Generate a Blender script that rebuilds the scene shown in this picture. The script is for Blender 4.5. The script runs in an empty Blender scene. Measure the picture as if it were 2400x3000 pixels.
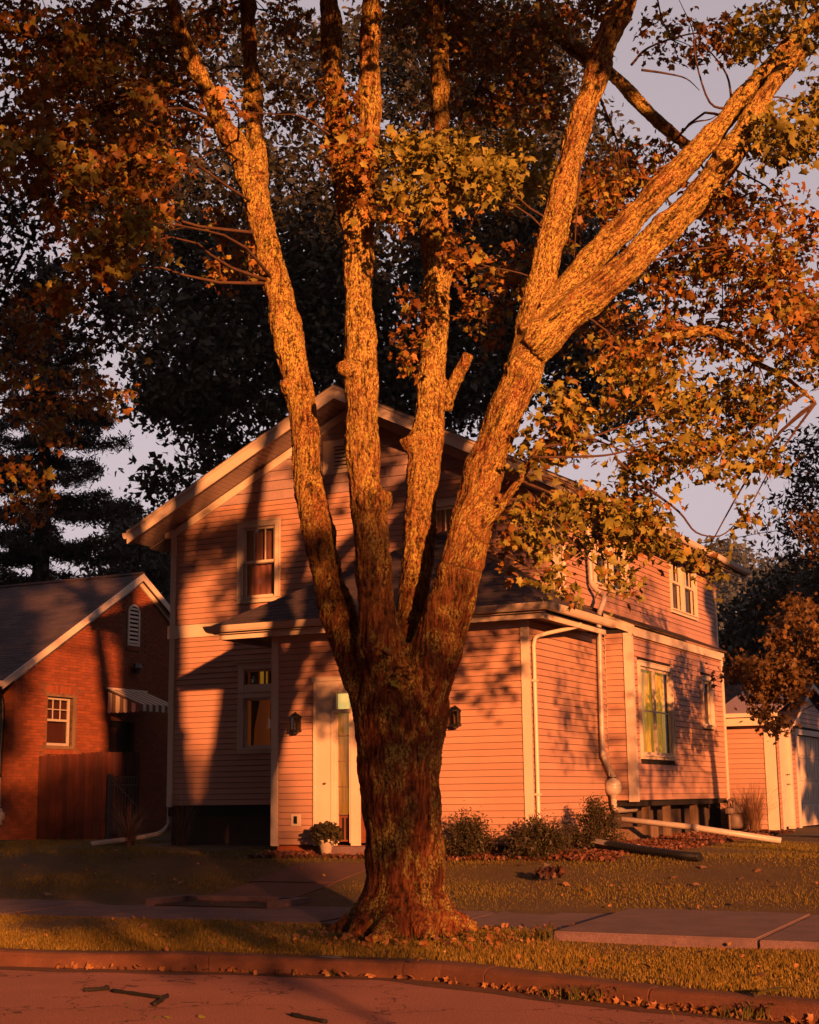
import bpy, bmesh, math, random
import numpy as np
from mathutils import Vector, Matrix
R = math.radians
rng = np.random.default_rng(7)
random.seed(7)
S = bpy.context.scene
C = S.collection

# ------------------------------------------------------------------ camera, sky, sun, exposure
FPX = 4350.0                                   # focal length in pixels of the 2400 x 3000 photograph
PITCH = math.atan(835 / FPX); ROLL = R(0.72); CAM = np.array([0, 0, 1.6])
fwd = np.array([0, math.cos(PITCH), math.sin(PITCH)])
r0 = np.array([1.0, 0, 0]); u0 = np.cross(r0, fwd)
rgt = math.cos(ROLL) * r0 - math.sin(ROLL) * u0
upv = math.sin(ROLL) * r0 + math.cos(ROLL) * u0
cd = bpy.data.cameras.new('camera'); cam = bpy.data.objects.new('camera', cd); C.objects.link(cam)
cd.sensor_fit = 'VERTICAL'; cd.sensor_height = 36.0; cd.lens = 36.0 * FPX / 3000.0
cd.clip_start = 0.1; cd.clip_end = 3000
m3 = Matrix(((rgt[0], upv[0], -fwd[0]), (rgt[1], upv[1], -fwd[1]), (rgt[2], upv[2], -fwd[2])))
cam.matrix_world = Matrix.Translation(CAM) @ m3.to_4x4()
S.camera = cam

SUN_TO = np.array([-0.303, 0.943, -0.146]); SUN_TO /= np.linalg.norm(SUN_TO)     # the way the light travels
sd = bpy.data.lights.new('sun', 'SUN'); sun = bpy.data.objects.new('sun', sd); C.objects.link(sun)
sd.energy = 5.0; sd.angle = R(0.9); sd.color = (1.0, 0.345, 0.10)
sun.rotation_euler = Vector(SUN_TO).to_track_quat('-Z', 'Y').to_euler()

SKYK = 1.13
w = bpy.data.worlds.new('World'); S.world = w; w.use_nodes = True
nt = w.node_tree; nt.nodes.clear()
sky = nt.nodes.new('ShaderNodeTexSky'); sky.sky_type = 'NISHITA'; sky.sun_disc = False
sky.sun_elevation = math.asin(-SUN_TO[2]); sky.sun_rotation = math.atan2(-SUN_TO[0], -SUN_TO[1])
sky.air_density = 1.0; sky.dust_density = 4.0; sky.ozone_density = 1.0
bw = nt.nodes.new('ShaderNodeRGBToBW')
tint = nt.nodes.new('ShaderNodeMix'); tint.data_type = 'RGBA'; tint.blend_type = 'MULTIPLY'; tint.inputs[0].default_value = 1
tint.inputs[7].default_value = (1.0, 0.82, 0.88, 1)
mixs = nt.nodes.new('ShaderNodeMix'); mixs.data_type = 'RGBA'; mixs.inputs[0].default_value = 0.97
bg = nt.nodes.new('ShaderNodeBackground'); bg.inputs[1].default_value = 0.10
wo = nt.nodes.new('ShaderNodeOutputWorld')
pw = nt.nodes.new('ShaderNodeMath'); pw.operation = 'POWER'; pw.inputs[1].default_value = .45   # a hazy, even evening sky
pk = nt.nodes.new('ShaderNodeMath'); pk.operation = 'MULTIPLY'; pk.inputs[1].default_value = SKYK
nt.links.new(sky.outputs[0], bw.inputs[0]); nt.links.new(bw.outputs[0], pw.inputs[0]); nt.links.new(pw.outputs[0], pk.inputs[0]); nt.links.new(pk.outputs[0], tint.inputs[6])
nt.links.new(sky.outputs[0], mixs.inputs[6]); nt.links.new(tint.outputs[2], mixs.inputs[7])
nt.links.new(mixs.outputs[2], bg.inputs[0]); nt.links.new(bg.outputs[0], wo.inputs[0])
S.view_settings.view_transform = 'Standard'; S.view_settings.look = 'None'
S.view_settings.exposure = 1.86; S.view_settings.gamma = 1.0
S.render.engine = 'CYCLES'
cy = S.cycles
cy.use_denoising = True; cy.max_bounces = 6; cy.diffuse_bounces = 3; cy.glossy_bounces = 2
cy.transmission_bounces = 4; cy.transparent_max_bounces = 12; cy.caustics_reflective = False; cy.caustics_refractive = False
cy.sample_clamp_indirect = 4.0

# ------------------------------------------------------------------ frames of reference
YAW = R(26.6)
OX, OY = 1.7736, 22.5851                       # front right corner of the enclosed porch
eX = np.array([math.cos(YAW), -math.sin(YAW), 0]); eY = np.array([math.sin(YAW), math.cos(YAW), 0])
def HW(X, Y, Z=0.0):                           # house frame -> world
    return np.array([OX, OY, 0]) + X * eX + Y * eY + np.array([0, 0, Z])
def WH(p):
    d = np.asarray(p)[..., :2] - np.array([OX, OY]); return d @ eX[:2], d @ eY[:2]
def ray(px, py): return fwd + (px - 1200) / FPX * rgt - (py - 1500) / FPX * upv
def at(px, py, yw):                            # the point a given distance down the street from the camera
    r = ray(px, py); return CAM + r * (yw / r[1])
def proj(P):
    d = np.asarray(P) - CAM; z = d @ fwd
    return 1200 + FPX * (d @ rgt) / z, 1500 - FPX * (d @ upv) / z
GV = np.array([-400, -9.0, -7.0, -6.0, -4.2, -2.0, -0.3, 2.4, 8, 15, 60, 400]); GZ = np.array([.15, .15, .19, .22, .25, .50, .74, .79, .83, .86, .9, .9])
def gz(x, y):
    u, v = WH(np.array([x, y]).T if np.ndim(x) else np.array([x, y])); return np.interp(v, GV, GZ)
def gzh(X, Y): return float(np.interp(Y, GV, GZ))

# ------------------------------------------------------------------ small helpers
def tag(o, label=None, cat=None, group=None, kind=None):
    if label: o['label'] = label
    if cat: o['category'] = cat
    if group: o['group'] = group
    if kind: o['kind'] = kind
    return o
def empty(name, loc=(0, 0, 0), rz=0.0):
    o = bpy.data.objects.new(name, None); C.objects.link(o); o.location = tuple(loc); o.rotation_euler = (0, 0, rz); return o
OFF = {}                                        # base of a thing that is modelled in the house frame
def link(name, me, mat=None, parent=None):
    o = bpy.data.objects.new(name, me); C.objects.link(o)
    if mat and not me.materials: me.materials.append(mat)
    if parent:
        o.parent = parent
        if parent.name in OFF: o.location = tuple(-np.array(OFF[parent.name]))
    return o
class MB:
    def __init__(s): s.v = []; s.f = []
    def add(s, vs, fs):
        n = len(s.v); s.v += [tuple(map(float, p)) for p in vs]; s.f += [tuple(i + n for i in f) for f in fs]; return s
    def box(s, x0, x1, y0, y1, z0, z1):
        return s.hexa([(x0, y0, z0), (x1, y0, z0), (x1, y1, z0), (x0, y1, z0), (x0, y0, z1), (x1, y0, z1), (x1, y1, z1), (x0, y1, z1)])
    def hexa(s, p):
        return s.add(p, [(0, 3, 2, 1), (4, 5, 6, 7), (0, 1, 5, 4), (1, 2, 6, 5), (2, 3, 7, 6), (3, 0, 4, 7)])
    def prism(s, poly, d):                      # polygon of 3-D points swept along d
        n = len(poly); d = np.array(d, float); a = [np.array(p, float) for p in poly]; b = [p + d for p in a]
        return s.add(a + b, [tuple(range(n))[::-1], tuple(range(n, 2 * n))] + [(i, (i + 1) % n, n + (i + 1) % n, n + i) for i in range(n)])
    def tube(s, pts, rad, seg=8, cap=True):
        pts = np.array(pts, float); n = len(pts); rad = np.broadcast_to(np.array(rad, float), (n,))
        T = np.gradient(pts, axis=0); T /= np.linalg.norm(T, axis=1)[:, None] + 1e-9
        up = np.array([0, 0, 1.0]) if abs(T[0][2]) < .9 else np.array([1.0, 0, 0])
        N = np.cross(T[0], up); N /= np.linalg.norm(N); vs = []
        a = np.arange(seg) * 2 * math.pi / seg
        for i in range(n):
            N = N - T[i] * (N @ T[i]); N /= np.linalg.norm(N) + 1e-9; B = np.cross(T[i], N)
            vs += list(pts[i] + rad[i] * (np.cos(a)[:, None] * N + np.sin(a)[:, None] * B))
        fs = [(i * seg + j, i * seg + (j + 1) % seg, (i + 1) * seg + (j + 1) % seg, (i + 1) * seg + j) for i in range(n - 1) for j in range(seg)]
        if cap: fs += [tuple(range(seg))[::-1], tuple(range((n - 1) * seg, n * seg))]
        return s.add(vs, fs)
    def lathe(s, prof, c=(0, 0, 0), seg=20):
        vs = []; c = np.array(c, float)
        for r, z in prof: vs += [c + (r * math.cos(t), r * math.sin(t), z) for t in np.arange(seg) * 2 * math.pi / seg]
        n = len(prof)
        fs = [(i * seg + j, i * seg + (j + 1) % seg, (i + 1) * seg + (j + 1) % seg, (i + 1) * seg + j) for i in range(n - 1) for j in range(seg)]
        fs += [tuple(range(seg))[::-1], tuple(range((n - 1) * seg, n * seg))]
        return s.add(vs, fs)
    def mesh(s, name, smooth=False):
        me = bpy.data.meshes.new(name); me.from_pydata(s.v, [], s.f); me.update()
        if smooth: me.polygons.foreach_set('use_smooth', [True] * len(me.polygons))
        return me
    def obj(s, name, mat, parent=None, smooth=False): return link(name, s.mesh(name, smooth), mat, parent)
def big_mesh(name, V, F):                       # numpy verts (n,3) and tri/quad faces (m,k)
    V = np.asarray(V, np.float32); F = np.asarray(F, np.int32); k = F.shape[1]
    me = bpy.data.meshes.new(name)
    me.vertices.add(len(V)); me.vertices.foreach_set('co', V.ravel())
    me.loops.add(F.size); me.loops.foreach_set('vertex_index', F.ravel())
    me.polygons.add(len(F)); me.polygons.foreach_set('loop_start', np.arange(len(F), dtype=np.int32) * k)
    me.update(calc_edges=True); return me
def smooth_path(pts, n=6):                      # Catmull-Rom through the rows of pts
    P = np.array(pts, float); Q = np.vstack([2 * P[0] - P[1], P, 2 * P[-1] - P[-2]]); out = []
    for i in range(1, len(Q) - 2):
        for t in np.arange(n) / n:
            a, b, c, d = Q[i - 1], Q[i], Q[i + 1], Q[i + 2]
            out.append(.5 * (2 * b + (c - a) * t + (2 * a - 5 * b + 4 * c - d) * t * t + (3 * b - a - 3 * c + d) * t ** 3))
    out.append(P[-1]); return np.array(out)
def _h(i, j, k):
    n = (i * 374761393 + j * 668265263 + k * 2147483647 * 3 + 12345) & 0x7fffffff
    n = ((n ^ (n >> 13)) * 1274126177) & 0x7fffffff
    return ((n ^ (n >> 16)) & 0xffff) / 65535.0
def vnoise(P):
    P = np.asarray(P, float); I = np.floor(P).astype(np.int64); f = P - I; f = f * f * (3 - 2 * f); o = 0
    for a in (0, 1):
        for b in (0, 1):
            for c in (0, 1):
                wt = (f[:, 0] if a else 1 - f[:, 0]) * (f[:, 1] if b else 1 - f[:, 1]) * (f[:, 2] if c else 1 - f[:, 2])
                o = o + wt * _h(I[:, 0] + a, I[:, 1] + b, I[:, 2] + c)
    return o

# ------------------------------------------------------------------ materials
ALB = .42                                       # scales base colours down, so shade sinks deeper against a stronger sun
def dk(c): return tuple(x * ALB for x in c) if c is not None else None
class NT:
    def __init__(s, name):
        s.m = bpy.data.materials.new(name); s.m.use_nodes = True; s.t = s.m.node_tree; s.t.nodes.clear()
        s.out = s.n('ShaderNodeOutputMaterial')
    def n(s, typ, **kw):
        x = s.t.nodes.new(typ)
        for k, v in kw.items(): setattr(x, k, v)
        return x
    def l(s, a, b): s.t.links.new(a, b)
    def mixc(s, fac, a, b, blend='MIX'):
        x = s.n('ShaderNodeMix', data_type='RGBA', blend_type=blend)
        for i, val in ((0, fac), (6, a), (7, b)):
            if hasattr(val, 'links'): s.l(val, x.inputs[i])
            elif isinstance(val, (int, float)): x.inputs[i].default_value = val
            else: x.inputs[i].default_value = (*val, 1)
        return x.outputs[2]
    def noise(s, vec, scale, detail=4, rough=.6, dist=0):
        x = s.n('ShaderNodeTexNoise'); x.inputs['Scale'].default_value = scale; x.inputs['Detail'].default_value = detail
        x.inputs['Roughness'].default_value = rough; x.inputs['Distortion'].default_value = dist
        s.l(vec, x.inputs['Vector']); return x.outputs[0]
    def ramp(s, fac, a, b):
        x = s.n('ShaderNodeMapRange'); x.inputs[1].default_value = a; x.inputs[2].default_value = b; s.l(fac, x.inputs[0]); return x.outputs[0]
    def math(s, op, a, b=0.0):
        x = s.n('ShaderNodeMath', operation=op)
        for i, val in ((0, a), (1, b)):
            if hasattr(val, 'links'): s.l(val, x.inputs[i])
            else: x.inputs[i].default_value = val
        return x.outputs[0]
    def bump(s, h, strength, dist=.02):
        x = s.n('ShaderNodeBump'); x.inputs['Strength'].default_value = strength; x.inputs['Distance'].default_value = dist
        s.l(h, x.inputs['Height']); return x.outputs[0]
def vmap(N, scale):
    g = N.n('ShaderNodeNewGeometry'); x = N.n('ShaderNodeMapping'); x.inputs['Scale'].default_value = scale
    N.l(g.outputs['Position'], x.inputs['Vector']); return x.outputs[0]
def mat(name, col, col2=None, scale=3.0, lo=.35, hi=.65, rough=.7, fine=None, fine_amt=.25, bump=0.0, bscale=60.0, rand=0.0, stretch=(1, 1, 1), spec=.3, metal=0.0, island=False):
    N = NT(name); p = N.n('ShaderNodeBsdfPrincipled'); vec = vmap(N, stretch); c = None; col, col2 = dk(col), dk(col2)
    if col2 is not None: c = N.mixc(N.ramp(N.noise(vec, scale), lo, hi), col, col2)
    if fine:
        f = N.noise(vec, fine, 3)
        c = N.mixc(N.ramp(f, .35, .65), c if c is not None else col, tuple(x * (1 - fine_amt) for x in col))
    if rand:
        oi = N.n('ShaderNodeObjectInfo').outputs['Random']
        if island: oi = N.math('FRACT', N.math('ADD', oi, N.n('ShaderNodeNewGeometry').outputs['Random Per Island']))
        k = N.n('ShaderNodeCombineColor'); v = N.math('MULTIPLY_ADD', oi, rand)
        v.node.inputs[2].default_value = 1 - rand / 2
        for i in range(3): N.l(v, k.inputs[i])
        c = N.mixc(1.0, c if c is not None else col, k.outputs[0], 'MULTIPLY')
    if c is not None: N.l(c, p.inputs['Base Color'])
    else: p.inputs['Base Color'].default_value = (*col, 1)
    p.inputs['Roughness'].default_value = rough; p.inputs['Specular IOR Level'].default_value = spec; p.inputs['Metallic'].default_value = metal
    if bump: N.l(N.bump(N.noise(vec, bscale, 5), bump), p.inputs['Normal'])
    N.l(p.outputs[0], N.out.inputs[0]); return N.m
def leaf_mat(name, ca, cb, cc, trans=.35):
    N = NT(name); g = N.n('ShaderNodeNewGeometry'); oi = N.n('ShaderNodeObjectInfo'); ca, cb, cc = dk(ca), dk(cb), dk(cc)
    r = N.math('FRACT', N.math('ADD', g.outputs['Random Per Island'], oi.outputs['Random']))
    c = N.mixc(N.ramp(r, .0, .75), ca, cb); c = N.mixc(N.ramp(r, .86, 1.0), c, cc)
    big = N.noise(vmap(N, (1, 1, 1)), .9, 2); c = N.mixc(N.ramp(big, .3, .7), c, N.mixc(.55, c, ca))
    d = N.n('ShaderNodeBsdfPrincipled'); N.l(c, d.inputs['Base Color']); d.inputs['Roughness'].default_value = .55; d.inputs['Specular IOR Level'].default_value = .25
    t = N.n('ShaderNodeBsdfTranslucent'); N.l(c, t.inputs[0])
    x = N.n('ShaderNodeMixShader'); x.inputs[0].default_value = trans
    N.l(d.outputs[0], x.inputs[1]); N.l(t.outputs[0], x.inputs[2]); N.l(x.outputs[0], N.out.inputs[0]); return N.m
def glass_mat(name, refl=.12, tintc=(1, 1, 1)):
    N = NT(name); t = N.n('ShaderNodeBsdfTransparent'); t.inputs[0].default_value = (*tintc, 1)
    g = N.n('ShaderNodeBsdfGlossy'); g.inputs['Roughness'].default_value = .02; g.inputs[0].default_value = (.9, .9, .9, 1)
    f = N.n('ShaderNodeLayerWeight'); f.inputs[0].default_value = .5; fp = N.math('MULTIPLY', N.math('POWER', f.outputs['Facing'], 4.0), .10)
    N.l(N.bump(N.noise(vmap(N, (1, 1, 1)), 2.5, 1), .05), g.inputs['Normal'])
    x = N.n('ShaderNodeMixShader'); N.l(N.math('ADD', fp, refl), x.inputs[0])
    N.l(t.outputs[0], x.inputs[1]); N.l(g.outputs[0], x.inputs[2]); N.l(x.outputs[0], N.out.inputs[0]); return N.m
def glow_mat(name, col, emit, strength, fold=60):
    N = NT(name); p = N.n('ShaderNodeBsdfPrincipled'); v = vmap(N, (1, 1, .08)); f = N.ramp(N.noise(v, fold * .4, 2), .3, .7)
    N.l(N.mixc(f, tuple(x * .6 for x in col), col), p.inputs['Base Color']); p.inputs['Roughness'].default_value = .9
    N.l(N.mixc(f, tuple(x * .45 for x in emit), emit), p.inputs['Emission Color']); p.inputs['Emission Strength'].default_value = strength
    N.l(p.outputs[0], N.out.inputs[0]); return N.m
M = {}
M['siding'] = mat('siding_paint', (.73, .40, .30), (.59, .315, .24), 1.1, fine=90, fine_amt=.14, rough=.55, rand=.16, bump=.10, bscale=140, stretch=(1, 1, .5))
M['trim'] = mat('white_trim_paint', (1.0, .80, .66), (.86, .66, .53), 2.0, fine=40, fine_amt=.12, rough=.5)
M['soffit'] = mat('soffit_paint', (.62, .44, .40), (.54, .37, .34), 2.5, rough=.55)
M['shake'] = mat('shake_paint', (.60, .40, .40), (.52, .34, .34), 3, rough=.6, rand=.12, fine=60, stretch=(1, 1, .3))
M['shingle'] = mat('dark_shingles', (.115, .07, .085), (.07, .042, .055), 7, fine=140, fine_amt=.5, rough=.95, bump=.5, bscale=180, rand=.5, island=True)
M['shingle2'] = mat('grey_shingles', (.135, .085, .10), (.09, .058, .075), 5, fine=140, fine_amt=.4, rough=.95, bump=.4, bscale=180, rand=.45, island=True)
M['brick'] = mat('brick_red', (.40, .092, .03), (.29, .065, .022), 9, fine=70, fine_amt=.3, rough=.9, rand=.4, bump=.35, bscale=110, island=True)
M['mortar'] = mat('mortar', (.26, .10, .05), (.18, .07, .04), 6, rough=.95, bump=.3)
M['concrete'] = mat('concrete', (.34, .20, .22), (.19, .11, .125), 2.6, fine=55, fine_amt=.5, rough=.95, bump=.35, bscale=150, rand=.15)
M['kerb'] = mat('kerb_concrete', (.27, .10, .06), (.15, .05, .03), 3.5, fine=60, fine_amt=.45, rough=.95, bump=.5, bscale=90, rand=.2)
M['found'] = mat('foundation', (.10, .06, .05), (.07, .04, .035), 3, rough=.95, bump=.3)
M['dark'] = mat('dark_interior', (.016, .009, .008), rough=.9)
M['black'] = mat('black_metal', (.007, .005, .005), rough=.45, spec=.5)
M['pvc'] = mat('white_pvc', (.72, .60, .55), (.60, .48, .42), 4, fine=25, rough=.4)
M['hose'] = mat('black_corrugated', (.009, .007, .009), rough=.5)
M['wood'] = mat('shaded_fence_wood', (.15, .026, .011), (.08, .014, .007), 6, fine=26, fine_amt=.5, rough=.85, rand=.5, stretch=(1, 1, .06), bump=.3, bscale=60)  # colour darkened to stand for the shade over the fence
M['timber'] = mat('weathered_timber', (.28, .17, .11), (.18, .10, .06), 6, rough=.9, stretch=(1, 1, .2))
M['pot'] = mat('cream_pot', (.72, .60, .50), (.62, .50, .42), 9, rough=.55)
M['meter'] = mat('grey_meter', (.20, .13, .11), (.13, .08, .07), 12, rough=.6)
M['glass'] = glass_mat('window_glass', .03)
M['glassdark'] = glass_mat('window_glass_dim', .05, (.75, .7, .65))
M['curtain'] = glow_mat('sheer_curtain', (.11, .03, .02), (1, .3, .1), .004)
M['curtain_lit'] = glow_mat('lit_curtain', (.34, .20, .04), (1, .48, .05), .115)
M['blind_lit'] = glow_mat('lit_blind', (.45, .4, .2), (1, .68, .18), .25, 8)
M['brass'] = mat('brass', (.8, .45, .14), rough=.3, metal=1.0)
M['room'] = mat('room_wall', (.30, .09, .04), (.22, .06, .03), 2, rough=.9)
M['room_glow'] = glow_mat('glowing_room', (.25, .07, .03), (1, .22, .05), .02, 3)  # faint glow added to brighten the room; no lamp is modelled
M['gold'] = mat('gilt', (.40, .24, .07), (.25, .13, .04), 14, rough=.6)
M['soil'] = mat('soil_litter', (.085, .036, .022), (.05, .02, .014), 6, fine=60, fine_amt=.5, rough=1, bump=.8, bscale=40)
M['lawn'] = mat('lawn_soil', (.19, .10, .022), (.12, .06, .015), 2.0, fine=50, fine_amt=.5, rough=1, bump=.6, bscale=60)
def asphalt():
    N = NT('asphalt'); v = vmap(N, (1, 1, 1)); p = N.n('ShaderNodeBsdfPrincipled')
    c = N.mixc(N.ramp(N.noise(v, .8, 3), .3, .7), dk((1.15, .49, .43)), dk((.82, .36, .33)))
    c = N.mixc(N.ramp(N.noise(v, 75, 3, .8), .40, .60), c, dk((.42, .15, .115)))
    c = N.mixc(N.math('MULTIPLY', N.ramp(N.noise(v, 160, 2, .8), .60, .68), .8), c, dk((1.8, .85, .7)))
    vo = N.n('ShaderNodeTexVoronoi', feature='DISTANCE_TO_EDGE'); vo.inputs['Scale'].default_value = .55
    wv = N.n('ShaderNodeVectorMath', operation='ADD'); N.l(v, wv.inputs[0]); nz = N.n('ShaderNodeTexNoise'); nz.inputs['Scale'].default_value = 3; N.l(v, nz.inputs['Vector']); N.l(nz.outputs['Color'], wv.inputs[1]); N.l(wv.outputs[0], vo.inputs['Vector'])
    crk = N.ramp(vo.outputs['Distance'], .010, .003); c = N.mixc(N.math('MULTIPLY', crk, .75), c, dk((.08, .03, .025)))
    N.l(c, p.inputs['Base Color']); p.inputs['Roughness'].default_value = .95; p.inputs['Specular IOR Level'].default_value = .2
    N.l(N.bump(N.math('ADD', N.noise(v, 80, 4, .8), N.noise(v, 25, 2)), 1.0, .03), p.inputs['Normal']); N.l(p.outputs[0], N.out.inputs[0]); return N.m
M['asphalt'] = asphalt()
M['gutterdirt'] = mat('gutter_dirt', (.26, .085, .05), (.12, .04, .028), 5, fine=60, fine_amt=.5, rough=1, bump=.8, bscale=70)
M['path'] = mat('red_paving', (.20, .075, .06), (.13, .05, .042), 4, fine=50, rough=.95, bump=.4)
M['twigbark'] = mat('twig_bark', (.13, .06, .035), (.08, .035, .02), 14, rough=.9, bump=.4)
M['darkbark'] = mat('dark_bark', (.055, .03, .022), (.035, .018, .014), 8, rough=.95, bump=.5, bscale=40, stretch=(1, 1, .25))
M['stick'] = mat('black_stick', (.010, .004, .003), (.006, .003, .002), 20, rough=.8, bump=.5)  # near-black bark tone
M['grassblade'] = leaf_mat('grass_blades', (.16, .125, .017), (.34, .225, .03), (.55, .31, .07), .2)
M['vergeblade'] = leaf_mat('verge_blades', (.20, .14, .02), (.46, .285, .038), (.72, .40, .10), .2)
M['dryleaf'] = leaf_mat('dry_leaves', (.33, .12, .04), (.46, .21, .07), (.55, .33, .10), .15)
M['litter'] = leaf_mat('leaf_litter', (.15, .05, .03), (.24, .085, .045), (.34, .15, .08), .1)
M['deadleaf'] = leaf_mat('dead_leaves', (.05, .018, .012), (.08, .03, .018), (.20, .07, .04), .1)
M['maple'] = leaf_mat('maple_leaves', (.20, .07, .016), (.56, .26, .05), (.86, .40, .09), .32)
M['maplegreen'] = leaf_mat('maple_leaves_green', (.22, .18, .03), (.58, .50, .09), (.84, .50, .11), .32)
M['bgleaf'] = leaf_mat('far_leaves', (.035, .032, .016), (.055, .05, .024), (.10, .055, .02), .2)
M['hazeleaf'] = leaf_mat('haze_pale_leaves', (.10, .105, .075), (.13, .13, .09), (.12, .10, .07), .25)  # paler than the other far leaves: haze put into the colour
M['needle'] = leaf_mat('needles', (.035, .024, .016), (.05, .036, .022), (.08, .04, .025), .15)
M['rust'] = leaf_mat('rusty_leaves', (.14, .075, .02), (.24, .12, .03), (.36, .16, .04), .3)
M['shrub'] = leaf_mat('shrub_leaves', (.045, .036, .013), (.075, .058, .02), (.12, .075, .03), .2)
M['reed'] = leaf_mat('reed_blades', (.20, .09, .05), (.30, .15, .08), (.36, .2, .1), .15)
M['weed'] = leaf_mat('weed_blades', (.15, .14, .03), (.22, .19, .04), (.28, .2, .06), .25)

# ------------------------------------------------------------------ ground, road, kerb, pavement
KP = [(-60, 34.5), (-30, 24.2), (-12, 18.15), (-7, 16.45), (-3.8, 15.38), (-1.8, 14.72), (-0.05, 14.0), (0.7, 13.25), (1.33, 12.55), (2.0, 11.85), (2.65, 11.2), (3.6, 10.3), (5.2, 9.1), (9, 7.0), (20, 1.5)]
KB = smooth_path([(x, y, 0) for x, y in KP], 6)[:, :2]
def kerb_y(x): return np.interp(x, KB[:, 0], KB[:, 1])
KD = .17
def ground():
    xs = np.concatenate([[-400, -120, -60, -40], np.arange(-30, 14.01, .4), [18, 24, 34, 60, 120, 400]])
    rows = np.concatenate([[0.0, .15, .4], np.arange(.8, 26, .45), [27, 30, 36, 45, 70, 120, 250, 700]])
    V = []
    for r in rows:
        for x in xs:
            y = (kerb_y(x) if x < 20 else 1.5) - .05 + r; b = .02 * math.sin(x * 1.7 + y) * math.cos(y * 1.1 - x * .6)
            V.append((x, y, float(gz(x, y)) + (b if .3 < r < 60 else 0) - .004))
    n = len(xs); F = [(i * n + j, i * n + j + 1, (i + 1) * n + j + 1, (i + 1) * n + j) for i in range(len(rows) - 1) for j in range(n - 1)]
    o = link('lawn', big_mesh('lawn', V, F), M['lawn']); o['kind'] = 'structure'
    o.data.polygons.foreach_set('use_smooth', [True] * len(F))
    rd = MB(); X = [(-400, 150), *KB.tolist(), (400, -200)]
    vs = [(x, y + KD * .5, 0) for x, y in X] + [(x, -500, 0) for x, y in X]; m = len(X)
    ro = rd.add(vs, [(i, m + i, m + i + 1, i + 1) for i in range(m - 1)]).obj('road', M['asphalt']); ro['kind'] = 'structure'
    return o, ro
lawn, road = ground()
gs_ = MB(); n_ = len(KB); w0 = [(x, y - KD * 1.12, .004 + .0) for x, y in KB]; w1 = [(x - .10 - .05 * math.sin(x * 2.1) - .04 * math.sin(x * 7.3), y - KD * 1.12 - .24 - .06 * math.sin(x * 1.3) - .05 * math.sin(x * 5.1), .004) for x, y in KB]
gs_.add(w0 + w1, [(i, n_ + i, n_ + i + 1, i + 1) for i in range(n_ - 1)]).obj('gutter_dirt', M['gutterdirt'])['kind'] = 'structure'
kerb = empty('kerb', (-3, 15, 0)); kerb['kind'] = 'structure'
def kerb_seg(a, b):
    xs = np.linspace(a, b, max(3, int((b - a) / .3))); V = []; prof = [(0, -.05), (0, .10), (.02, .138), (.05, .152), (KD, .158), (KD, -.05)]
    for x in xs:
        y = kerb_y(x); t = np.array([.01, kerb_y(x + .01) - y]); t /= np.linalg.norm(t); n = np.array([-t[1], t[0]]); j = .012 * math.sin(x * 3.1) + .008 * math.sin(x * 11)
        for d, z in prof:
            q = np.array([x, y]) - n * (KD - d + j * (d == 0)); V.append((q[0] + 3, q[1] - 15, z + (.012 * math.sin(x * 2.3) if z > .05 else 0)))
    k = len(prof); F = [(i * k + j, (i + 1) * k + j, (i + 1) * k + j + 1, i * k + j + 1) for i in range(len(xs) - 1) for j in range(k - 1)]
    MB().add(V, F + [tuple(range(k)), tuple(range((len(xs) - 1) * k, len(xs) * k))[::-1]]).obj('kerb_stone', M['kerb'], kerb)
kx = [-40, -30, -22, -16, -12, -9.2, -6.6, -4.1, -1.9, -.02, .72, 1.9, 3.1, 4.6, 6.5, 10, 18]
for a, b in zip(kx[:-1], kx[1:]): kerb_seg(a + .006, b - .006)

pave = empty('pavement', HW(0, -5, 0), -YAW); pave['kind'] = 'structure'
def slab(u0, u1, v0, v1, z, th=.12, tilt=(0, 0), name='paving_slab', m='concrete'):
    p = []
    for zz in (z - th, z):
        for u, v in ((u0, v0), (u1, v0), (u1, v1), (u0, v1)):
            p.append((u, v + 5, zz + (tilt[0] * (u - u0) + tilt[1] * (v - v0)) + gzh(u, v) - .22))
    me = MB().hexa(p).mesh(name); bm = bmesh.new(); bm.from_mesh(me); bmesh.ops.bevel(bm, geom=bm.edges[:], offset=.014, segments=2, affect='EDGES'); bm.to_mesh(me); bm.free()
    return link(name, me, M[m], pave)
for i in range(-14, 2): slab(i * 1.5 - .15, i * 1.5 + 1.34, -6.15, -4.3, .228 + .004 * (i % 3), tilt=(.002 * (i % 2), 0))
slab(2.85, 2.98, -6.15, -4.3, .22)
slab(3.0, 5.0, -6.95, -4.55, .325, .2, (-.006, .0))
slab(5.02, 7.0, -6.95, -4.55, .30, .2, (-.004, 0))
slab(7.02, 9.0, -6.9, -4.55, .285, .2)
# short red path from the pavement to the front door and a low kerbed bed beside it
slab(-3.35, -1.95, -2.55, -1.1, .232, .06, name='path_slab', m='path'); slab(-3.25, -1.9, -4.05, -2.6, .228, .06, name='path_slab', m='path')
bed = empty('planting_bed', HW(-2.55, -4.6, .24), -YAW)
tag(bed, 'low concrete edged square bed of dark soil beside the pavement', 'planting bed')
for x0, x1, y0, y1 in ((-1.0, 1.0, .62, .74), (-1.0, -.86, -.1, .615), (.86, 1.0, -.1, .615)): MB().box(x0, x1, y0, y1, -.05, .10).obj('edging', M['concrete'], bed)
MB().box(-.855, .855, -.1, .615, -.05, .03).obj('soil', M['soil'], bed)

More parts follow.
